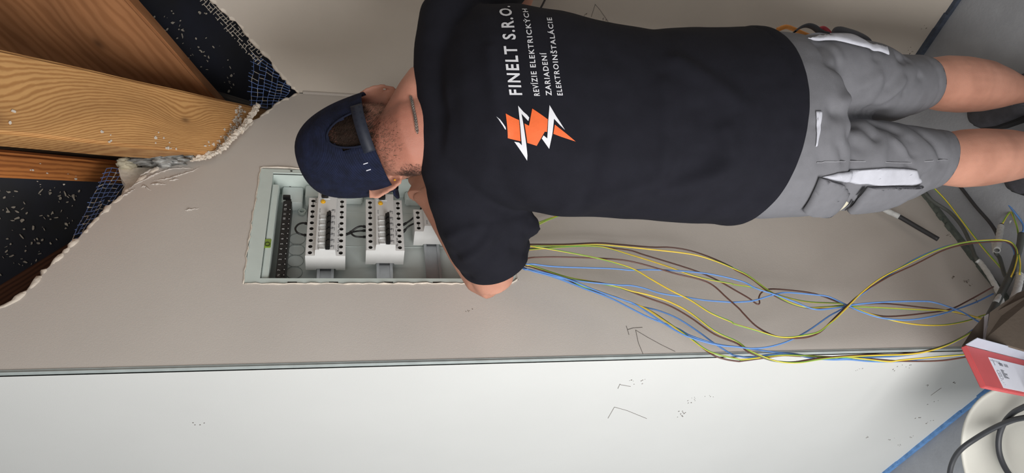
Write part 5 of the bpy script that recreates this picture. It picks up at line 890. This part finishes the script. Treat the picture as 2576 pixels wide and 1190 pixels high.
SF = [([(0.8151,0.6425,1.2264),(0.7858,0.69,1.2334),(0.772,0.7393,1.2394)],-0.006,0.014),([(0.8777,0.5708,1.1225),(0.8048,0.6192,1.1214),(0.7601,0.7013,1.119)],0.006,0.014),([(0.9181,0.5517,1.0899),(0.8755,0.5627,1.0374),(0.8382,0.5803,0.9885),(0.8008,0.6116,0.9838),(0.765,0.6584,0.979)],0.0075,0.018),([(0.8421,0.5977,1.0629),(0.7993,0.634,1.0428),(0.7757,0.6738,1.0836),(0.7614,0.6965,1.1203)],-0.009000000000000001,0.02),([(0.7606,0.6992,1.1196),(0.7635,0.6744,1.06),(0.7672,0.6531,1.0044)],0.006,0.012),([(0.7711,0.7518,1.2626),(0.7628,0.711,1.19),(0.7672,0.6831,1.1232)],0.006,0.014),([(0.7849,0.7716,1.2012),(0.7637,0.7238,1.0827),(0.7643,0.6924,0.9526)],-0.0075,0.02),([(0.8072,0.6072,1.0235),(0.7774,0.6381,1.0077),(0.7591,0.6651,1.0378)],0.0075,0.015),([(0.9542,0.5817,1.391),(0.876,0.6226,1.382),(0.8406,0.6557,1.3738)],0.0045000000000000005,0.012),([(0.9106,0.6835,1.4459),(0.8224,0.7127,1.3743),(0.8047,0.7811,1.3118)],-0.006,0.025)]
SF += [([(0.9109,0.9264,1.446),(0.8072,0.8269,1.4105),(0.8107,0.8226,1.3647),(0.8416,0.8355,1.3028),(0.8863,0.8825,1.2363)],-0.0027500000000000003,0.0035),([(0.7944,0.9049,1.4058),(0.7871,0.8573,1.3739),(0.7898,0.8472,1.3662)],0.00625,0.01),([(0.8072,0.9574,1.3876),(0.7922,0.8862,1.364),(0.8029,0.862,1.3455)],-0.005,0.01),([(0.8113,0.9084,1.4149),(0.7937,0.8579,1.3887),(0.8083,0.8243,1.375)],-0.005,0.009),([(0.8103,0.8668,1.4371),(0.8003,0.8362,1.4147),(0.7996,0.8251,1.386)],0.005,0.009),([(0.8269,0.8814,1.2845),(0.8219,0.8611,1.3003),(0.8369,0.8513,1.2926)],-0.01,0.01),([(0.8096,0.8841,1.3194),(0.8376,0.9359,1.2756)],-0.005,0.012)]
def cloth(co, n):
    k = .0022*noise.noise(co*9)+.0012*noise.noise(co*24)
    d = -(co-hem[0]).dot(hn)
    if d < .06: k += .0016*math.exp(-((d-.006)/.010)**2)-.0018*math.exp(-((d-.021)/.0022)**2)
    if (co-lcuff).length < .12:
        d = -(co-lcuff).dot(sn); k += .0012*math.exp(-((d-.005)/.008)**2)-.0016*math.exp(-((d-.018)/.002)**2)
    return k
fold(sh_me, SF, cloth)
shirt_solid = sh_me.copy(); solidify(sh_me, .0016)
shirt = KM(link('t_shirt', sh_me, M['shirt'], None, True))
sb_ = BVHTree.FromPolygons([q.co.copy() for q in sh_me.vertices], [tuple(q.vertices) for q in sh_me.polygons])
bk = -fwd
def onshirt(q, off=.0012): return snap(sb_, q, off, bk)
# collar rib follows the cut edge
# printed lettering: each line is ruled between its base and cap heights across the back
def qd(P, t): a, b, c = [V(q) for q in P]; return a*(2*(t-.5)*(t-1))+b*(-4*t*(t-1))+c*(2*t*(t-.5))
def line_print(body_txt, base, cap_, bold, mid=.5):
    vs, fs = text_geo(body_txt, bold*1.5, 1.22); P2 = norm2(vs); out = []
    bm = bmesh.new(); bv = [bm.verts.new((a, b, 0)) for a, b in P2]
    for f_ in fs:
        try: bm.faces.new([bv[i] for i in f_])
        except ValueError: pass
    bmesh.ops.triangulate(bm, faces=bm.faces[:]); bm.verts.index_update()
    out = []
    for q in bm.verts:
        a, b = q.co.x, q.co.y; B0, B1 = qd(base, a), qd(cap_, a); out.append(onshirt(B0+(B1-B0)*b, .0014))
    F_ = [tuple(q.index for q in ff.verts) for ff in bm.faces]; bm.free()
    return MB().add(out, F_)
for txt, base, cap_, bold in (('FINELT S.R.O.', [(0.8771,0.6128,1.344),(0.9502,0.5741,1.3489),(1.0606,0.5666,1.3454)], [(0.8805,0.6166,1.363),(0.9544,0.5785,1.3686),(1.063,0.5698,1.3645)], .016),
                              ('REVÍZIE ELEKTRICKÝCH', [(0.871,0.608,1.3176),(0.9323,0.5741,1.3229),(1.0431,0.5594,1.3199)], [(0.8725,0.6097,1.3262),(0.9333,0.5755,1.3314),(1.0434,0.5603,1.3281)], .012),
                              ('ZARIADENÍ', [(0.8689,0.6047,1.3),(0.899,0.5865,1.3025),(0.933,0.5708,1.3045)], [(0.87,0.6062,1.3087),(0.8998,0.5877,1.3111),(0.9336,0.5719,1.3129)], .012),
                              ('ELEKTROINŠTALÁCIE', [(0.8673,0.602,1.2831),(0.9238,0.572,1.2876),(1.0144,0.5553,1.2839)], [(0.8682,0.6032,1.2915),(0.9243,0.5731,1.2959),(1.0131,0.5554,1.2925)], .012)):
    sub(line_print(txt, base, cap_, bold).obj('print_line', M['prt_w'], None), shirt)['label'] = 'white lettering across the back'
def patch(name, P, m, parent_o, bvh, ref, off, cuts, th=0., lift=0.):
    """cloth or print patch: outline P laid onto a surface"""
    P = [V(q) for q in P]; c = sum(P, V())/len(P); bm = bmesh.new(); e1 = (P[1]-P[0]).normalized(); nn = V()
    for a, b in zip(P, P[1:]+P[:1]): nn += (a-c).cross(b-c)
    nn.normalize(); e2 = nn.cross(e1)
    tr = tessellate_polygon([[V(((q-c).dot(e1), (q-c).dot(e2), 0)) for q in P]]); vs = [bm.verts.new(q) for q in P]
    for t in tr:
        try: bm.faces.new([vs[i] for i in t])
        except ValueError: pass
    for _ in range(cuts):
        bmesh.ops.subdivide_edges(bm, edges=[e for e in bm.edges if e.calc_length() > .008], cuts=1, use_grid_fill=True); bmesh.ops.triangulate(bm, faces=bm.faces[:])
    lo, hi, fs = [], [], []
    bm.verts.index_update()
    for q in bm.verts:
        r_ = ref if ref is not None else bvh.find_nearest(q.co)[1]; e = any(x.is_boundary for x in q.link_edges)
        if ref is None and r_.dot(-cF) < 0: r_ = -r_
        k = snap(bvh, q.co, off, r_); lo.append(k); hi.append(k+r_*(th+(0 if e else lift)))
    n = len(lo); fs = [tuple(v_.index for v_ in f_.verts) for f_ in bm.faces]
    if th: fs = [tuple(i+n for i in f_) for f_ in fs]+[(e.verts[0].index, e.verts[1].index, e.verts[1].index+n, e.verts[0].index+n) for e in bm.edges if e.is_boundary]
    me = MB().add(lo+(hi if th else []), fs).mesh(name); bm.free()
    o = link(name, me, m, None, bool(th)); return sub(o, parent_o)
LG = [('logo_shard', 'prt_w', [(0.8573,0.6409,1.3818),(0.8525,0.6426,1.3769),(0.8439,0.6498,1.3684),(0.8412,0.6529,1.3675),(0.8419,0.6523,1.3692)]),
      ('logo_shard', 'prt_o', [(0.8586,0.6356,1.3685),(0.8484,0.6389,1.3481),(0.8267,0.6624,1.3444),(0.834,0.6631,1.3637)]),
      ('logo_bolt', 'prt_w', [(0.865,0.6245,1.3497),(0.8562,0.6287,1.3419),(0.8516,0.6306,1.3366),(0.8478,0.6326,1.3333),(0.8442,0.6366,1.3345),(0.8517,0.6328,1.3419),(0.8548,0.6313,1.3447),(0.8425,0.6417,1.3416),(0.8119,0.678,1.333),(0.8082,0.6848,1.3327),(0.8199,0.6727,1.345),(0.8287,0.6655,1.3536),(0.826,0.6646,1.3465),(0.8225,0.6669,1.3423),(0.8338,0.6537,1.3445),(0.8476,0.6392,1.347)]),
      ('logo_shard', 'prt_o', [(0.8572,0.6225,1.329),(0.8415,0.6294,1.3058),(0.828,0.643,1.3065),(0.8288,0.6432,1.3097),(0.8173,0.6623,1.3206),(0.8228,0.6619,1.3346),(0.8429,0.6406,1.34),(0.839,0.6414,1.3334)]),
      ('logo_bolt', 'prt_w', [(0.8578,0.6147,1.3032),(0.8439,0.6241,1.2934),(0.8361,0.6297,1.2869),(0.8267,0.6364,1.2796),(0.8326,0.6328,1.2868),(0.8411,0.6273,1.2963),(0.825,0.6438,1.2983),(0.8115,0.6624,1.3017),(0.823,0.652,1.3137),(0.8254,0.6479,1.3112),(0.8217,0.6504,1.3056),(0.8394,0.6312,1.3051)]),
      ('logo_shard', 'prt_o', [(0.8344,0.6332,1.295),(0.825,0.6386,1.2812),(0.8126,0.6467,1.2627),(0.8201,0.6449,1.2845),(0.8247,0.6435,1.2968)])]
for nm, mt, P in LG: patch(nm, P, M[mt], shirt, sb_, bk, .0014, 4)

# work shorts
mb = MB()
mb.loft([((0.9252,0.6848,0.9754),(0.1436,-0.0732,0.0),(0.0454,0.0891,0.0)),((0.9275,0.6816,0.8971),(0.1549,-0.0789,0.0),(0.0522,0.1025,0.0)),((0.9329,0.679,0.8477),(0.1566,-0.0798,0.0),(0.0554,0.1087,0.0)),((0.9342,0.6787,0.8062),(0.156,-0.0795,0.0),(0.0554,0.1087,0.0)),((0.9337,0.6785,0.7733),(0.1519,-0.0774,0.0),(0.0477,0.0936,0.0)),((0.937,0.6775,0.7537),(0.1337,-0.0681,0.0),(0.0272,0.0535,0.0))], 36)
mb.loft([((0.8812,0.7221,0.8166),(0.0607,-0.0701,0.0037),(-0.0631,-0.0548,-0.0026)),((0.8841,0.7215,0.7574),(0.0608,-0.0726,0.0016),(-0.0674,-0.0565,-0.0034)),((0.8853,0.7232,0.7134),(0.0568,-0.0722,-0.0022),(-0.0682,-0.0533,-0.011)),((0.893,0.7317,0.6523),(0.055,-0.0661,0.0008),(-0.0642,-0.0536,-0.0112)),((0.8976,0.7321,0.6007),(0.0553,-0.0588,0.0066),(-0.0587,-0.0556,-0.004)),((0.9015,0.7294,0.5596),(0.053,-0.0502,0.0107),(-0.0503,-0.0539,-0.0037)),((0.9105,0.7263,0.5104),(0.043,-0.0434,0.007),(-0.0429,-0.0435,-0.0064)),((0.9159,0.7288,0.4678),(0.0369,-0.0417,0.003),(-0.0414,-0.037,-0.0056)),((0.9244,0.7296,0.385),(0.0384,-0.0428,0.0035),(-0.0426,-0.0386,-0.0047))], 28)
mb.loft([((1.004,0.6337,0.8053),(0.0493,-0.0655,0.0101),(-0.0579,-0.0453,-0.0113)),((1.018,0.6334,0.7352),(0.0474,-0.0675,0.0063),(-0.0612,-0.0443,-0.0142)),((1.0294,0.6395,0.6778),(0.0431,-0.0688,0.0004),(-0.0652,-0.041,-0.0201)),((1.0464,0.6505,0.6079),(0.0369,-0.0674,-0.0053),(-0.066,-0.0346,-0.0196)),((1.0577,0.6661,0.5356),(0.037,-0.0567,0.0014),(-0.0544,-0.036,-0.0179)),((1.0789,0.6685,0.4731),(0.0404,-0.0438,0.0127),(-0.0417,-0.0424,-0.0133)),((1.0901,0.6663,0.4332),(0.034,-0.0436,0.0068),(-0.0425,-0.0347,-0.0099)),((1.1076,0.6704,0.3431),(0.0334,-0.0471,0.0043),(-0.046,-0.0336,-0.0105))], 28)
so_me = remeshed(mb, .0062, 8, .5, 'work_shorts')
a_, b_ = V((0.9077,0.728,0.5294)), V((0.9163,0.729,0.4655)); ln_ = (b_-a_).normalized(); lh = V((0.9131,0.7299,0.4763)); 
ln_ = (ln_+rgt*-.30).normalized(); pass
a_, b_ = V((1.0699,0.6639,0.5203)), V((1.0901,0.6663,0.4332)); rn_ = (b_-a_).normalized(); rh = V((1.0888,0.6674,0.4461)); rn_ = (rn_+rgt*.10).normalized(); pass
mid_ = (lh+rh)/2+up*.02; cut(so_me, lh, ln_, pred=lambda q: (q-mid_).dot(rgt) < 0 and q.z < .60); cut(so_me, rh, rn_, pred=lambda q: (q-mid_).dot(rgt) >= 0 and q.z < .60)
FF = [([(0.8589,0.5953,0.8159),(0.887,0.6414,0.7292),(0.8626,0.6496,0.701)],-0.01015,0.013),([(0.8626,0.6496,0.701),(0.8969,0.65,0.6754)],-0.0072499999999999995,0.01),([(0.9043,0.6456,0.6819),(0.8913,0.6555,0.6292),(0.8392,0.6774,0.6202)],-0.0087,0.011),([(0.8615,0.6459,0.6535),(0.8408,0.6742,0.6174)],0.0072499999999999995,0.009),([(0.919,0.6634,0.5763),(0.8912,0.6645,0.5599),(0.8656,0.6822,0.5347),(0.8603,0.6909,0.5277),(0.8429,0.7,0.5533),(0.8322,0.71,0.5778)],-0.0116,0.011),([(0.8214,0.6086,0.8418),(0.7992,0.6295,0.8342)],0.0058,0.012),([(0.8292,0.6075,0.849),(0.7959,0.6472,0.84)],-0.0072499999999999995,0.01),([(0.8104,0.6293,0.8071),(0.7998,0.6483,0.798)],-0.0058,0.008),([(0.8293,0.6191,0.7814),(0.839,0.6531,0.7332)],-0.0058,0.014),([(0.8663,0.6409,0.6832),(0.8251,0.6603,0.6908)],0.00435,0.015),([(0.8744,0.6601,0.6062),(0.853,0.6709,0.608)],-0.0072499999999999995,0.01)]
FF += [([(0.9662,0.6507,0.6516),(0.9767,0.6117,0.631),(1.0349,0.5875,0.5883)],-0.0116,0.014),([(0.8669,0.5796,0.794),(0.9467,0.6005,0.709),(0.966,0.5868,0.6611)],0.0072499999999999995,0.012),([(0.9975,0.5514,0.7999),(0.941,0.5554,0.8045),(0.9473,0.5685,0.7794)],-0.0087,0.013),([(0.9974,0.5518,0.7631),(0.9768,0.56,0.7543)],0.0058,0.012),([(1.0292,0.5912,0.5812),(1.0441,0.5949,0.5573)],-0.0087,0.01),([(0.9879,0.6275,0.5738),(1.0209,0.614,0.5297)],-0.0087,0.009),([(0.9571,0.6345,0.6355),(0.9838,0.6011,0.5861)],0.0087,0.01),([(0.857,0.5959,0.8141),(0.9429,0.6603,0.6823),(0.9892,0.6806,0.5872)],-0.0116,0.018),([(1.0211,0.5657,0.666),(0.9998,0.5713,0.6668)],-0.0058,0.009)]
def twill(co, n):
    k = .0016*noise.noise(co*14)+.0010*noise.noise(co*34)
    for (c, nn_) in ((lh, ln_), (rh, rn_)):
        if (co-c).length < .12:
            d = -(co-c).dot(nn_)
            if d > -.01: k += -.0016*math.exp(-((d-.026)/.002)**2)+.0012*math.exp(-((d-.012)/.012)**2)
    return k
fold(so_me, FF, twill); solidify(so_me, .0016)
shorts = KM(link('work_shorts', so_me, M['shorts'], None, True)); pb = bvh_of(shorts)
def spatch(name, P, m, off, th, lift=0., label=None):
    o = patch(name, P, M[m], shorts, pb, None, off, 4, th, lift)
    if label: o['label'] = label
    return o
zl = None
spatch('pocket_panel', [(0.7778,0.6682,0.8356),(0.7833,0.6623,0.8057),(0.8106,0.6763,0.7384),(0.8162,0.6745,0.6907),(0.8268,0.6832,0.6397),(0.8299,0.6881,0.6016),(0.826,0.7005,0.5914),(0.828,0.7158,0.5733),(0.8183,0.7125,0.6051),(0.8109,0.7088,0.652),(0.8021,0.7028,0.7001),(0.8016,0.6988,0.722),(0.7997,0.6991,0.7419),(0.7809,0.6785,0.7921)], 'shorts_l', .002, .0015, .004, 'pale grey pocket panel')
spatch('side_pocket', [(0.7777,0.6684,0.8427),(0.7769,0.6703,0.8296),(0.7809,0.6847,0.7857),(0.7949,0.7297,0.7481),(0.7979,0.7536,0.747),(0.7751,0.7455,0.7957),(0.7727,0.7439,0.8183),(0.769,0.733,0.8425),(0.7688,0.6964,0.8442)], 'shorts', .004, .003, .006, 'hanging side pocket')
spatch('cargo_pocket', [(0.8003,0.705,0.7131),(0.8054,0.707,0.6761),(0.8147,0.7131,0.627),(0.8249,0.7196,0.5757),(0.8178,0.7337,0.591),(0.8184,0.7541,0.6055),(0.8177,0.7652,0.6314),(0.8116,0.7669,0.6744),(0.8036,0.7617,0.7177),(0.797,0.7283,0.7199)], 'shorts', .004, .003, .006, 'cargo pocket')
spatch('pocket_slit', [(0.7997,0.7049,0.7232),(0.8005,0.7042,0.7145),(0.7972,0.7229,0.7221),(0.7969,0.7228,0.7268)], 'black', .0055, 0)
spatch('pocket_slit', [(0.7961,0.7314,0.7311),(0.7966,0.7328,0.7261),(0.8036,0.7618,0.7206),(0.803,0.7609,0.7244)], 'black', .0055, 0)
spatch('pocket_tape', [(0.7952,0.7333,0.742),(0.7959,0.7371,0.7349),(0.8057,0.7679,0.7346),(0.7754,0.7445,0.7904),(0.8,0.7604,0.7497)], 'orange', .005, .001)['label'] = 'cream reinforcing tape'
bpy.data.objects  # (cream, not orange)
M['cream'] = pm('cream_tape', (206, 200, 178), .8, .05, 60)
[o for o in shorts.children if o.name.startswith('pocket_tape')][0].data.materials[0] = M['cream']
spatch('waist_tab', [(0.8488,0.5894,0.8555),(0.8492,0.5889,0.8445),(0.8256,0.6084,0.8468),(0.807,0.6271,0.8531),(0.8057,0.6282,0.856),(0.8267,0.6098,0.8539)], 'shorts_l', .002, .001)
seam = [snap(pb, V(q), .0008, pb.find_nearest(V(q))[1]) for q in cr([(0.7915,0.6495,0.8481),(0.791,0.6453,0.8151),(0.8194,0.665,0.733),(0.8238,0.6683,0.6806),(0.8381,0.6785,0.6161),(0.8453,0.6784,0.5713),(0.8622,0.6872,0.5124)], 6)]
M['seam'] = pm('seam_thread', (150, 150, 154), .8, .1, 60)
sub(MB().tube(seam, .0009, 6).obj('back_seam', M['seam'], None, True), shorts)
spatch('pocket_panel', [(1.0022,0.5468,0.82),(1.0287,0.5551,0.78),(1.0314,0.5538,0.7565),(1.0484,0.5597,0.6974),(1.0301,0.5596,0.676),(1.0364,0.5697,0.6211),(1.0155,0.5713,0.6292),(1.0155,0.5664,0.6641),(1.0122,0.5581,0.6947),(1.0151,0.5544,0.7309),(1.0171,0.5532,0.752),(1.0147,0.5539,0.7756),(1.0087,0.5498,0.8004)], 'shorts_l', .003, .0015, .003, 'pale grey pocket panel')
hk = [(1.1179,0.6045,0.7411),(1.1186,0.5963,0.7173),(1.1144,0.5922,0.6921),(1.1074,0.5853,0.6501),(1.0941,0.5889,0.6219),(1.0841,0.5893,0.5938),(1.0781,0.5898,0.5777)]
sub(MB().tube(cr(hk, 6), .0030, 8).obj('pocket_piping', M['shorts_l'], None, True), shorts)
mb = MB(); P = cr([(1.126,0.5968,0.6744),(1.1294,0.5907,0.6653),(1.1224,0.5913,0.6468),(1.1149,0.5925,0.6283),(1.1071,0.5944,0.6113),(1.1006,0.5968,0.5998)], 6); mb.tube(P, [.011*math.sin(math.pi*(i+1.2)/(len(P)+1.4))**.5 for i in range(len(P))], 12); sub(mb.obj('holster_pocket', M['shorts_d'], None, True), shorts)
P = cr([(1.1314,0.6033,0.7549),(1.1362,0.5956,0.7452),(1.1378,0.5897,0.7312),(1.1339,0.5893,0.7186),(1.1271,0.5925,0.7086),(1.1222,0.5944,0.7001),(1.1193,0.5943,0.6909)], 6)
mb = MB(); T_ = [(P[min(i+1, len(P)-1)]-P[max(i-1, 0)]).normalized() for i in range(len(P))]
for c, t in zip(P, T_):
    s = (t.cross(cF)).normalized(); mb.v += [tuple(c+cF*.010+s*.0016), tuple(c-cF*.010+s*.0016), tuple(c-cF*.010-s*.0016), tuple(c+cF*.010-s*.0016)]
for i in range(len(P)-1):
    for k in range(4): mb.f.append((i*4+k, i*4+(k+1) % 4, (i+1)*4+(k+1) % 4, (i+1)*4+k)); mb.mi.append(0)
sub(mb.obj('tool_loop', M['shorts_d'], None, True), shorts)
tl_ = thing('screwdriver', 'tool with red and orange handle showing behind the pocket loop', 'tool', (1.1464,0.5993,0.6762))
keep(MB().tube(cr([(1.1499,0.6003,0.6896),(1.1499,0.598,0.6825),(1.145,0.6001,0.6745),(1.1381,0.6044,0.668),(1.1327,0.6082,0.6636)], 6), .0042, 10).obj('handle', M['red'], None, True), tl_)
keep(MB().tube(cr([(1.1606,0.6167,0.7725),(1.1623,0.6119,0.7626),(1.1621,0.6093,0.754),(1.157,0.61,0.7411),(1.1478,0.6127,0.7224),(1.1412,0.6139,0.7065),(1.1376,0.6118,0.6893)], 6), .0046, 10).obj('shaft_grip', M['orange'], None, True), tl_)

# shoes
def shoe(an, F_, name):
    d, s, g = F_; sh = MB(); k = []
    for x, w_, h in ((-.068, .018, .035), (-.060, .030, .05), (-.03, .036, .056), (.02, .040, .050), (.08, .046, .040), (.13, .047, .034), (.17, .040, .028), (.195, .022, .020), (.202, .006, .012)):
        k.append((g+d*x+up*(.024+h*.5), s*w_, up*(h*.5+.006)))
    sh.loft(k, 22, ex=2.3); sh.loft([(g+up*.05, d*.052, s*.038), (g+up*.085-d*.004, d*.050, s*.037), (g+up*.098-d*.006, d*.047, s*.036), (g+up*.096-d*.006, d*.040, s*.030), (g+up*.06, d*.040, s*.030)], 22)
    o = KM(sh.obj(name, M['shoe'], None, True))
    so = MB(); ring = [(-.075, .012), (-.068, .028), (-.03, .039), (.02, .042), (.08, .049), (.13, .051), (.17, .044), (.197, .026), (.208, .008)]
    out = [g+d*x+s*w_ for x, w_ in ring]+[g+d*x-s*w_ for x, w_ in reversed(ring)]; n = len(out)
    so.add([q+up*.001 for q in out]+[q+up*.030 for q in out], [tuple(range(n)), tuple(range(n, 2*n))]+[(i, (i+1) % n, n+(i+1) % n, n+i) for i in range(n)])
    sub(so.obj('sole', M['sole'], None), o); lc = MB()
    for i in range(5): x = .05+i*.018; lc.tube([g+d*x+s*.022+up*.072-up*i*.004, g+d*(x+.006)+up*(.078-i*.005), g+d*x-s*.022+up*(.072-i*.004)], .0022, 6)
    sub(lc.obj('laces', M['shorts_d'], None, True), o); kp = MB().tube([g-d*.071+up*.05, g-d*.074+up*.075, g-d*.068+up*.100, g-d*.060+up*.10], .0035, 8); sub(kp.obj('heel_tab', M['sole'], None, True), o); return o
shoe(LAN, LF, 'shoe'); shoe(RAN, RF, 'shoe')
# neck chain
P = cr([(0.9823,0.7055,1.5019),(0.9709,0.7068,1.5004),(0.9565,0.709,1.499),(0.9432,0.7143,1.4966),(0.9322,0.7212,1.4947),(0.9209,0.7312,1.4925)], 6); mb = MB()
for i in range(0, len(P)-1, 1):
    t = (P[i+1]-P[i]).normalized(); nn = bb.find_nearest(P[i])[1]; s = t.cross(nn).normalized()
    if i % 2: s = (s*.5+nn*.85).normalized()
    lk = [P[i]+t*.0040*math.cos(6.283*k/10)+s*.0023*math.sin(6.283*k/10)+nn*.0012 for k in range(11)]; mb.tube(lk, .00055, 5)
KM(mb.obj('neck_chain', M['steel_chain'], None, True))
KM(MB().add(*blob((0.9348,0.85,1.5224), .0022)).obj('ear_stud', M['yellow'], None))
